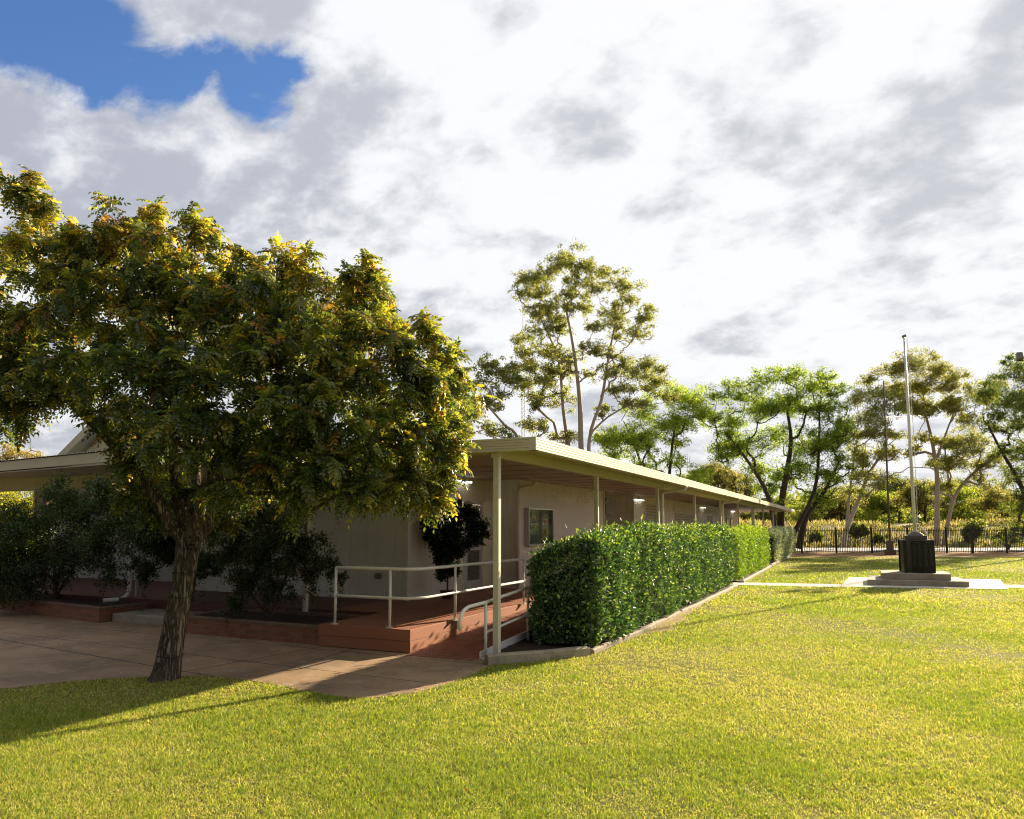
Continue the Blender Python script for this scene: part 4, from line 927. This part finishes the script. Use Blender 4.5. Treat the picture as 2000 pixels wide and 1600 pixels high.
# weeds in the planter near deck
# ================================================================== hedges
def hedge(label, x0, x1, y0, y1, h, n, leaf, colors, weights, lean=0.0, name='clipped_hedge', rnd=.22):
    T = thing(name, ((x0 + x1) / 2, y0, .05), label, 'hedge', 'clipped hedges along the verandah')
    # surface samples on a rounded box, bumpy
    A = [(y1 - y0) * h, (y1 - y0) * h * .6, (y1 - y0) * (x1 - x0) * 1.3, (x1 - x0) * h * 1.4, (x1 - x0) * h * .7]; A = np.array(A); k = (A / A.sum() * n).astype(int)
    P = []; Nn = []
    def rect(m, f, nv): u = rng.random((m, 2)); P.append(f(u)); Nn.append(np.tile(nv, (m, 1)))
    rect(k[0], lambda u: np.stack([np.full(len(u), x1), y0 + u[:, 0] * (y1 - y0), .1 + u[:, 1] * (h - .1)], 1), (1., 0, 0))
    rect(k[1], lambda u: np.stack([np.full(len(u), x0), y0 + u[:, 0] * (y1 - y0), .1 + u[:, 1] * (h - .1)], 1), (-1., 0, 0))
    rect(k[2], lambda u: np.stack([x0 + u[:, 1] * (x1 - x0), y0 + u[:, 0] * (y1 - y0), np.full(len(u), h)], 1), (0, 0, 1.))
    rect(k[3], lambda u: np.stack([x0 + u[:, 0] * (x1 - x0), np.full(len(u), y0), .1 + u[:, 1] * (h - .1)], 1), (0, -1., 0))
    rect(k[4], lambda u: np.stack([x0 + u[:, 0] * (x1 - x0), np.full(len(u), y1), .1 + u[:, 1] * (h - .1)], 1), (0, 1., 0))
    P = np.concatenate(P); Nn = np.concatenate(Nn); n = len(P)
    # round the edges
    c = np.array([(x0 + x1) / 2, 0, 0]); lo = np.array([x0 + rnd, y0 + rnd * 1.5, -9]); hi = np.array([x1 - rnd, y1 - rnd, h - rnd]); Q = np.clip(P, lo, hi); d = P - Q; L = np.linalg.norm(d, axis=1, keepdims=True)
    m_ = L[:, 0] > rnd; P[m_] = (Q + d / np.maximum(L, 1e-6) * rnd)[m_]; Nn = np.where(L > 1e-4, unit(d), Nn)
    bump = (np.sin(P[:, 1] * 2.1 + P[:, 2] * 1.7 + np.sin(P[:, 2] * 3)) * .4 + np.sin(P[:, 1] * 5.3 + np.sin(P[:, 2] * 6.1 + P[:, 1] * 2) * 1.5) * np.sin(P[:, 2] * 5.7 + P[:, 0] * 4 + np.sin(P[:, 1] * 3.3) * 1.5) * .6 + np.sin(P[:, 1] * 12 + np.sin(P[:, 2] * 11) * 2) * np.sin(P[:, 2] * 13 + P[:, 0] * 9) * .4) * .075
    bulge = -.04 * np.clip((.55 - P[:, 2]) / .55, 0, 1)                       # drawn in near the ground
    P = P + Nn * (bump + bulge * (np.abs(Nn[:, 2]) < .5) + rng.normal(0, .022, n) - np.abs(rng.normal(0, .05, n)))[:, None]
    inn = np.clip((x1 - .35 - P[:, 0]) / (x1 - x0 - .35), 0, 1); near = np.clip((y0 + 2.3 - P[:, 1]) / 2.3, 0, 1)
    P[:, 2] *= 1 - .18 * inn - .08 * near ** 1.5 + .012 * np.sin(P[:, 1] * 3.1) + .012 * np.sin(P[:, 1] * 1.3 + 1)
    spr = rng.random(n) < .05; P[spr] += (Nn[spr] + np.array([0, 0, .6])) * rng.uniform(.02, .11, (spr.sum(), 1))
    dr = Nn * .7 + rng.normal(0, .55, (n, 3)) + np.array([0, 0, .35]); roll = Nn + rng.normal(0, .5, (n, 3))
    depth = np.maximum(P[:, 1] - 8, 3); sc = leaf * rng.uniform(.65, 1.25, n)
    V, Fq = scatter(np.array([(0, 0, 0), (.24, .3, .07), (.2, .7, .05), (0, 1, -.05), (-.2, .7, .05), (-.24, .3, .07)]), np.array([(0, 1, 2, 3), (0, 3, 4, 5)]), P, frames(dr, roll), sc)
    new = np.clip((P[:, 2] - (h - .35)) / .3, 0, 1); w = np.array(weights, float)[None] * np.ones((n, 1)); w[:, -1] *= (1 + 5 * new)
    npmesh('foliage', V, Fq, HEDGE, T, np.repeat(pal(n, colors, w, .3), 6, 0))
    # woody interior: dense twiggy body
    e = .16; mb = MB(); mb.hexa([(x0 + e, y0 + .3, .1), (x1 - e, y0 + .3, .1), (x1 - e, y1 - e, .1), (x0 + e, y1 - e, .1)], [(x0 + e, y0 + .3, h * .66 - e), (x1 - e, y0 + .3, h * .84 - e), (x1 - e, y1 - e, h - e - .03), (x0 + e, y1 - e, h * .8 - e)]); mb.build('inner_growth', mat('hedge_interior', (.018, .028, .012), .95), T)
    return T
G3 = [(.03, .08, .032), (.075, .165, .055), (.19, .27, .11), (.30, .39, .09)]  # paler greens put whitish leaf sheen into the colour
hedge('long dark green clipped hedge nearest the ramp and facing the lawn', -4.70, -3.50, 10.75, 24.5, 1.83, 74000, .066, G3, (4, 4, 1.5, .8))
hedge('yellow green clipped hedge between the path gap and the silvery hedge', -4.68, -3.56, 25.9, 36.2, 1.78, 28000, .075, [(.10, .2, .03), (.19, .30, .035), (.30, .40, .04)], (3, 4, 2))
hedge('grey green silvery clipped hedge at the far end of the verandah', -4.95, -3.5, 39.6, 52.5, 1.70, 22000, .085, [(.16, .22, .16), (.38, .42, .34), (.6, .62, .55)], (3, 4, 1.5))  # near-white tints add painted glare to the grey leaves

# ================================================================== background trees
OLG = [(.085, .11, .045), (.15, .17, .065), (.25, .25, .11)]; OW = (3, 3, 1)
BRG = [(.09, .15, .025), (.17, .24, .035), (.28, .33, .06)]; BWt = (2, 4, 2)
MID = [(.05, .085, .025), (.09, .12, .035), (.15, .16, .05)]
far_tree('gum_tree', 'tallest open crowned gum tree with several pale stems behind the roof', 'tree', 46,
  [[(1150, 1075, 0, .45), (1140, 960, 0, .34), (1135, 880, 0, .28), (1132, 780, 0, .22), (1120, 680, 0, .15), (1105, 600, 0, .1)], [(1140, 1060, .5, .3), (1110, 870, .6, .2), (1100, 800, .8, .17), (1090, 700, 1, .12), (1050, 610, 1, .08)],
   [(1160, 1060, -.5, .3), (1150, 870, -.5, .18), (1175, 780, -.6, .15), (1190, 690, -.6, .12), (1205, 620, -.4, .08)]],
  [(1110, 510, 0, 38), (1080, 535, 1, 28), (1150, 530, 0, 32), (1035, 545, 1, 30), (1015, 575, 1, 20), (1060, 570, 0, 25), (1210, 560, -.5, 34), (1230, 590, -.5, 22), (1185, 540, 0, 22), (1265, 625, -1, 20), (1240, 650, -1, 22),
   (1050, 620, 1, 30), (1085, 640, 1, 28), (1040, 660, 1, 28), (1075, 690, 1, 30), (1040, 720, 1.5, 32), (1090, 730, 1, 30), (1140, 600, 0, 22), (1200, 640, 0, 25), (1165, 690, 0, 25), (1215, 720, -1, 25), (1100, 780, 1, 26), (1050, 780, 1, 25), (1180, 730, -1, 20), (1100, 855, 1, 22), (1130, 560, 0, 24), (1105, 580, 1, 24), (1160, 640, 0, 18), (1070, 600, 1, 22), (1140, 680, 0, 16), (1200, 600, 0, 18), (1060, 750, 1, 26), (1110, 700, 1, 20), (1030, 690, 1, 20)],
  40000, .15, OLG, OW, GUM, rtip=.022, sub=8, subr=.34)
far_tree('gum_tree', 'sparse thin limbed gum tree leaning left behind the roof corner', 'tree', 44,
  [[(1040, 1070, 0, .25), (1015, 870, 0, .16), (985, 830, 0, .12), (950, 790, 0, .09)]],
  [(955, 715, 0, 26), (990, 730, 0, 22), (1010, 745, 0, 20), (940, 750, 0, 20), (975, 770, 0, 18), (1005, 720, .5, 20), (980, 845, 0, 20), (1040, 830, 1, 25), (1000, 860, 0, 16), (930, 780, 0, 14)], 9000, .15, OLG, OW, GUM, rtip=.02, sub=7)
far_tree('gum_tree', 'low gum tree with a branch reaching right above the long roof', 'tree', 46,
  [[(1180, 1075, 1, .22), (1150, 880, 1, .14), (1175, 825, 1, .1), (1230, 790, 1, .07)]],
  [(1245, 730, 1, 28), (1280, 750, 1, 24), (1220, 760, 1, 22), (1265, 715, 1, 20), (1300, 775, 1, 18), (1180, 800, 1, 16)], 7000, .15, OLG, OW, GUM, rtip=.02)
far_tree('leafy_tree', 'bright green feathery tree rising behind the middle of the long roof', 'tree', 50,
  [[(1300, 1080, 0, .3), (1305, 960, 0, .2), (1312, 880, 0, .14), (1320, 820, 0, .1)], [(1250, 1080, 0, .25), (1255, 930, 0, .15), (1235, 860, 0, .1)]],
  [(1250, 815, 0, 34), (1300, 775, 0, 34), (1345, 780, 0, 30), (1210, 850, 0, 34), (1250, 870, 0, 36), (1200, 900, 0, 32), (1300, 840, 1, 32), (1345, 830, 0, 26), (1180, 860, 0, 24), (1320, 910, 0, 28), (1270, 920, 0, 34), (1225, 930, 0, 28), (1370, 810, 0, 18), (1350, 940, 1, 26)],
  26000, .15, BRG, BWt, DBARK, rtip=.02, flat=.55)
far_tree('leafy_tree', 'large spreading green tree with dark forked trunks at the end of the roof', 'tree', 55,
  [[(1528, 1072, 0, .5), (1525, 1000, 0, .42), (1535, 930, 0, .32), (1545, 860, 0, .22), (1535, 790, 0, .14)], [(1560, 1072, 1, .4), (1575, 1010, 1, .32), (1610, 960, 1, .22), (1640, 900, 1, .15)],
   [(1520, 1070, -1, .3), (1500, 970, -1, .25), (1460, 900, -1, .17), (1420, 850, -1, .12)], [(1540, 1060, 0, .3), (1590, 960, 0, .2), (1600, 860, 0, .14), (1600, 800, 0, .1)]],
  [(1500, 745, 0, 32), (1550, 740, 0, 34), (1600, 760, 0, 32), (1640, 765, 0, 20), (1450, 780, 0, 34), (1400, 775, 0, 30), (1385, 815, 0, 28), (1430, 830, 0, 36), (1490, 800, 0, 40), (1560, 800, 0, 42), (1620, 810, 0, 34), (1460, 870, 0, 38), (1410, 880, 0, 28),
   (1530, 860, 1, 42), (1600, 870, 0, 38), (1640, 860, 0, 26), (1560, 920, 1, 40), (1620, 930, 0, 30), (1480, 920, 0, 34), (1650, 830, 0, 18), (1500, 960, 1, 28), (1590, 975, 1, 28)],
  52000, .16, BRG[:2] + [(.055, .10, .025), BRG[2]], (3, 3, 2, 1.2), DBARK, rtip=.025, flat=.6)
far_tree('gum_tree', 'slanting dark trunked gum tree beyond the fence left of the thin pole', 'tree', 62,
  [[(1648, 1067, 0, .34), (1655, 1030, 0, .3), (1680, 970, 0, .24), (1700, 920, 0, .18), (1730, 880, 0, .12)], [(1652, 1050, 0, .2), (1660, 960, .5, .15), (1670, 880, .5, .1)]],
  [(1700, 775, 0, 30), (1720, 800, 0, 26), (1690, 820, 0, 30), (1730, 770, 0, 20), (1710, 850, 0, 26), (1670, 850, 0, 26), (1690, 895, 0, 26), (1740, 890, 0, 22), (1735, 850, 0, 14), (1680, 930, 0, 24), (1715, 935, 0, 24), (1660, 960, 1, 22)],
  20000, .16, OLG, OW, GUM, droop=.6, rtip=.02)
far_tree('gum_tree', 'tall pale trunked gum tree standing behind the flagpole beyond the fence', 'tree', 66,
  [[(1830, 1066, 0, .42), (1830, 1000, 0, .36), (1830, 930, 0, .3), (1820, 860, 0, .22), (1805, 800, 0, .15)], [(1828, 900, 0, .2), (1850, 840, 0, .12), (1865, 800, 0, .08)]],
  [(1740, 730, 0, 26), (1765, 715, 0, 28), (1800, 710, 0, 30), (1835, 725, 0, 26), (1750, 760, 0, 26), (1800, 755, 0, 34), (1840, 760, 0, 26), (1775, 790, 0, 22), (1815, 800, 0, 24), (1855, 785, 0, 18), (1800, 860, 0, 18), (1785, 880, 0, 14)],
  26000, .17, [(.14, .15, .05), (.2, .2, .07), (.09, .11, .04)], (3, 2, 2), GUM, rtip=.022)
far_tree('gum_tree', 'leaning gum tree with a long right hand limb beyond the fence', 'tree', 68,
  [[(1844, 1064, 0, .36), (1850, 1030, 0, .3), (1865, 970, 0, .24), (1895, 930, 0, .2), (1940, 895, 0, .14)], [(1860, 980, 0, .2), (1850, 920, 1, .14), (1845, 870, 1, .1)]],
  [(1890, 860, 0, 28), (1860, 870, 0, 26), (1910, 870, 0, 24), (1840, 905, 0, 24), (1880, 905, 0, 26), (1930, 910, 0, 22), (1900, 765, 0, 28), (1930, 775, 0, 26), (1870, 790, 0, 22), (1950, 750, 0, 16), (1890, 820, 0, 20), (1850, 950, 0, 22), (1910, 940, 0, 20)],
  22000, .17, OLG, OW, GUM, rtip=.022)
far_tree('gum_tree', 'dark leaning gum tree filling the right edge beyond the fence', 'tree', 60,
  [[(2035, 1068, 0, .4), (2010, 990, 0, .34), (1985, 930, 0, .25), (1955, 880, 0, .18), (1930, 830, 0, .12)], [(2030, 1060, 1, .3), (2040, 900, 1, .2), (2030, 780, 1, .12)]],
  [(1935, 770, 0, 24), (1960, 790, 0, 26), (1950, 740, 0, 18), (1985, 720, 0, 22), (2010, 740, 0, 28), (1985, 780, 0, 28), (2010, 820, 0, 34), (1975, 840, 0, 26), (2000, 880, 0, 32), (2040, 900, 0, 40), (1990, 930, 0, 28), (2020, 970, 0, 30), (1960, 880, 0, 18), (1940, 810, 0, 18), (2050, 780, 0, 40), (1975, 700, 0, 12), (1990, 1000, 0, 26), (2010, 1040, 0, 26)],
  30000, .17, MID, (3, 2, 1), DBARK, rtip=.022)
far_tree('gum_tree', 'hazy gum tree showing just left of the roof corner beside the yellowing crown', 'tree', 60,
  [[(880, 1065, 0, .3), (885, 900, 0, .2), (900, 830, 0, .1)]], [(900, 800, 0, 26), (925, 815, 0, 20), (930, 795, 0, 14), (880, 830, 0, 30), (905, 845, 0, 18), (850, 800, 0, 30)], 9000, .17, OLG, OW, GUM, rtip=.02, droop=.4)
far_tree('shade_tree', 'sunlit yellow green tree seen through the breezeway at the left edge', 'tree', 40,
  [[(20, 1085, 0, .2), (22, 1020, 0, .13)]], [(20, 980, 0, 30), (45, 1000, 0, 30), (5, 1010, 0, 30), (60, 985, 0, 20), (-30, 990, 0, 40)], 9000, .13, [(.2, .22, .05), (.3, .26, .05), (.1, .14, .03)], (3, 2, 2), DBARK)
far_tree('leafy_tree', 'dusty tree top above the breezeway roof at the left edge', 'tree', 60,
  [[(30, 1070, 0, .2), (25, 960, 0, .13)]], [(20, 885, 0, 22), (50, 890, 0, 20), (-20, 880, 0, 30)], 4000, .15, [(.25, .2, .12), (.2, .2, .08)], (3, 2), DBARK)
# belt of lower trees behind everything
belt = [(1180, 985, 36, 'round olive tree low behind the roof under the bright feathery tree'), (1400, 930, 40, 'dusty olive tree behind the long roof between the two bright green trees'), (1350, 960, 40, 'mid green bushy tree just above the long roof line'),
        (1445, 955, 40, 'pale olive tree above the far part of the roof'), (1640, 985, 44, 'dense olive tree behind the slanting gum'), (1700, 985, 42, 'dark green bushy tree behind the thin pole'), (1755, 960, 40, 'round green tree behind the foot of the flagpole'),
        (1805, 965, 40, 'shadowed bushy tree left of the tall pale gum trunk'), (1865, 985, 44, 'bushy olive tree right of the tall pale gum trunk'), (1915, 975, 40, 'low rounded tree under the long right hand limb'), (1965, 990, 42, 'dark bushy tree low beside the right edge'),
        (1590, 1005, 34, 'shadowed bushy tree behind the dark forked trunks'), (1520, 1000, 36, 'low tree showing under the far end of the verandah roof'), (1460, 1010, 30, 'low dark bush tree glimpsed between the far verandah posts')]
for i, (px, py, r, lab) in enumerate(belt):
    dd = 92 + (i * 7) % 23; col = [MID, OLG, BRG][i % 3]
    far_tree('bushland_tree', lab, 'tree', dd, [[(px, 1046, 0, .3), (px + 3, py + 10, 0, .2)]],
             [(px + rng.uniform(-.9, .9) * r, py + rng.uniform(-.55, .75) * r, rng.uniform(-3, 3), r * rng.uniform(.4, .62)) for _ in range(9)] + [(px, py, 0, r * .7)], 11000, .24, [tuple(np.array(c) * np.array([.95, .85, .9])) for c in col], (3, 3, 1), DBARK, group='trees of the far bush belt', rtip=.04, sub=7, subr=.42)
# distant continuous bushland
n = 120000; rr = rng.uniform(-150, 150, n); dd = rng.uniform(125, 165, n); hh = 4.6 + 1.6 * np.sin(rr * .13) + 1.3 * np.sin(rr * .31 + 2) + .9 * np.sin(rr * .8); zz_ = rng.random(n) ** .8 * hh
pos = np.stack([Rt[0] * rr + Hd[0] * dd, Rt[1] * rr + Hd[1] * dd, zz_ + .6], 1)
V, Fq = scatter(KITE[0] * np.array([1.6, 1, 1]), KITE[1], pos, frames(rng.normal(size=(n, 3)), rng.normal(size=(n, 3))), rng.uniform(.5, 1.1, n))
stuff(npmesh('bushland', V, Fq, FAR, None, np.repeat(pal(n, MID + OLG[:2], (2, 3, 2, 2, 2), .3), 4, 0)), 'far continuous olive green bushland behind the dry bank', 'bushland')
# dry grass and scrub on the bank
n = 90000; rr = rng.uniform(-45, 75, n); dd = rng.uniform(65.5, 90, n); base_h = np.array([bank_h(a, b) for a, b in zip(rr, dd)])
cl_ = np.sin(rr * .9 + np.sin(dd * .7) * 2) + np.sin(rr * .37 + dd * .8) + rng.normal(0, .5, n); pos = np.stack([Rt[0] * rr + Hd[0] * dd, Rt[1] * rr + Hd[1] * dd, base_h - .05 + np.clip(cl_, 0, 2) * .12 * rng.random(n)], 1)
d = rng.normal(0, .4, (n, 3)); d[:, 2] = 1
V, Fq = scatter(KITE[0] * np.array([.55, 1, 1]), KITE[1], pos, frames(d, rng.normal(size=(n, 3))), rng.uniform(.15, .42, n) * (1 + .45 * np.clip(cl_, -1, 2)))
w = np.stack([np.clip(1 + cl_, .2, 3), np.full(n, 1.2), np.clip(1 - cl_, .1, 3) * 1.1, np.full(n, .4)], 1)
stuff(npmesh('dry_grass', V, Fq, GRASS, None, np.repeat(pal(n, [(.36, .31, .18), (.24, .25, .10), (.10, .14, .045), (.14, .10, .06)], w, .35), 4, 0)), 'dry straw coloured grass and weeds on the bank beyond the fence', 'dry grass')
for i, (px, py, r, lab) in enumerate([(1900, 1040, 1.1, 'dark green rounded bush on the dry bank right of the memorial'), (1600, 1052, .7, 'low green bush on the dry bank near the fence corner'), (1720, 1058, .7, 'low leafy bush on the dry bank behind the thin pole'),
                                      (1965, 1050, .9, 'dark low bush on the dry bank nearest the right edge'), (1680, 1036, .7, 'olive bush high on the dry bank beside the slanting gum')]):
    c = at(px, py, 70); shrub('bank_bush', lab, (c[0], c[1], max(0, c[2] - r * .8)), [[(c[0], c[1], c[2], .04)]], [((c[0] + rng.uniform(-1, 1) * r * .6, c[1] + rng.uniform(-1, 1) * r * .6, c[2] + rng.uniform(-.3, .3) * r), r * .7) for _ in range(4)], 2600, .2, [(.06, .09, .03), (.12, .14, .045), (.2, .2, .08)], (3, 2, 1), m=FAR, stemr=.03)

# ================================================================== lawn grass
def inside_poly(x, y, poly):
    poly = np.array(poly); c = np.zeros(len(x), bool); j = len(poly) - 1
    for i in range(len(poly)):
        xi, yi = poly[i]; xj, yj = poly[j]; m = ((yi > y) != (yj > y)) & (x < (xj - xi) * (y - yi) / (yj - yi + 1e-12) + xi); c ^= m; j = i
    return c
def lawn(name, n, d0, d1, power, hgt, wid, label):
    u = rng.random(n); a = 1 - power
    d = (d0 ** a + u * (d1 ** a - d0 ** a)) ** (1 / a); r = rng.uniform(-.80, .80, n) * d
    x = Rt[0] * r + Hd[0] * d; y = Rt[1] * r + Hd[1] * d
    jit = rng.normal(0, .035, n)
    k = ~inside_poly(x + jit, y + jit, PAV)
    kx = np.interp(y, [9.3, 9.9, 10.5, 10.8, 13.3, 24.6, 60], [-4.58, -4.1, -3.68, -3.54, -3.44, -3.33, -3.5]); k &= ~((y > 9.4) & (x < kx))
    for poly in ([(-4.7, 24.75), (-.42, 25.35), (-.42, 26.6), (-4.7, 26.0)], [(4.15, 27.3), (12.5, 28.6), (12.3, 29.9), (4.2, 28.6)], [(-.44, 25.42), (4.12, 26.45), (4.62, 31.0), (-.2, 30.2)]): k &= ~inside_poly(x, y, poly)
    k &= ~(inside_poly(x + rng.normal(0, .09, n), y + rng.normal(0, .15, n), SOILP) & (rng.random(n) < .7)); x, y, d = x[k], y[k], d[k]; n = len(x)
    def fn(s, o): return np.sin(x * s + o + 1.3 * np.sin(y * s * .7 + o)) * np.sin(y * s * 1.1 + 2 * o + 1.1 * np.sin(x * s * .6)) 
    patch = .5 * fn(.55, 1) + .35 * fn(1.5, 2) + .3 * fn(4.1, 3) + .3 * fn(11, 4) + .3 * fn(23, 5)
    # thin patches
    keep = rng.random(n) < np.clip(.8 + patch * .55, .25, 1); x, y, d, patch = x[keep], y[keep], d[keep], patch[keep]; n = len(x)
    pos = np.stack([x, y, np.zeros(n)], 1); dr = rng.normal(0, .62, (n, 3)); dr[:, 2] = rng.uniform(.45, 1.2, n)
    H_ = hgt * rng.uniform(.4, 1.4, n) * np.clip(1 + .5 * patch, .4, 1.6) * np.clip(d / 9, 1, 2.0) ** .5; Wd = wid * np.clip(d / 6, 1, 9)
    y_ = unit(dr); x_ = unit(np.cross(y_, rng.normal(size=(n, 3)))); z_ = np.cross(x_, y_)
    base1 = pos - x_ * Wd[:, None]; base2 = pos + x_ * Wd[:, None]; mid = pos + y_ * (H_ * .55)[:, None]; tip = pos + y_ * H_[:, None] + z_ * (H_ * .28)[:, None]
    V = np.stack([base1, base2, mid + x_ * (Wd * .75)[:, None], tip, mid - x_ * (Wd * .75)[:, None]], 1).reshape(-1, 3)
    ii = np.arange(n)[:, None] * 5; Fq = np.concatenate([ii + np.array([[0, 1, 2, 4]]), ii + np.array([[4, 2, 3, 3]])])
    # use triangles for a clean tip
    T1 = ii + np.array([[0, 1, 2]]); T2 = ii + np.array([[0, 2, 4]]); T3 = ii + np.array([[4, 2, 3]]); Fq = np.concatenate([T1, T2, T3])
    low = .4 * fn(.42, 5) + .35 * fn(.9, 6) - .05; w = np.stack([np.clip(.75 + patch * 1.0 + low * 1.0, .08, 2.5), np.full(n, 1.1), np.clip(.42 - patch * .8 - low * .9, .05, 2), np.full(n, .10)], 1)
    c = pal(n, [(.16, .25, .035), (.36, .41, .06), (.58, .53, .20), (.22, .13, .07)], w, .34)
    return stuff(npmesh(name, V, Fq, GRASS, None, np.repeat(c, 5, 0)), label, 'grass')
lawn('lawn_grass', 1150000, 3.9, 17, 1.15, .027, .0021, 'short sunlit yellow green lawn grass around the tree and hedge')
lawn('lawn_grass', 330000, 17, 45.5, 1.6, .03, .0026, 'farther short yellow green lawn around the memorial')
# fallen leaves on the paving and lawn
n = 900; x = rng.uniform(-16, -4.4, n); y = rng.uniform(4.2, 10.2, n); z = np.where(inside_poly(x, y, PAV), .012, .04)
d = rng.normal(size=(n, 3)) * np.array([1, 1, .12]); V, Fq = scatter(KITE[0], KITE[1], np.stack([x, y, z], 1), frames(d, np.tile([0, 0, 1.], (n, 1)) + rng.normal(0, .3, (n, 3))), rng.uniform(.018, .045, n))
V1, F1 = V, Fq
m_ = 260; x = rng.uniform(-8, 4, m_); y = rng.uniform(4.5, 14, m_); k_ = ~inside_poly(x, y, PAV) & (x > -3.2 * (y > 9) - 9 * (y <= 9)); x, y = x[k_], y[k_]; m_ = len(x)
V2, F2 = scatter(KITE[0], KITE[1], np.stack([x, y, np.full(m_, .028)], 1), frames(rng.normal(size=(m_, 3)) * np.array([1, 1, .2]), np.tile([0, 0, 1.], (m_, 1)) + rng.normal(0, .4, (m_, 3))), rng.uniform(.03, .055, m_))
V = np.concatenate([V1, V2]); Fq = np.concatenate([F1, F2 + len(V1)]); n += m_
stuff(npmesh('fallen_leaves', V, Fq, LEAF, None, np.repeat(pal(n, [(.35, .2, .05), (.4, .35, .2), (.2, .12, .05), (.4, .12, .04)], (3, 3, 2, 1), .2), 4, 0)), 'scattered small fallen leaves on the concrete under the tree', 'fallen leaves')
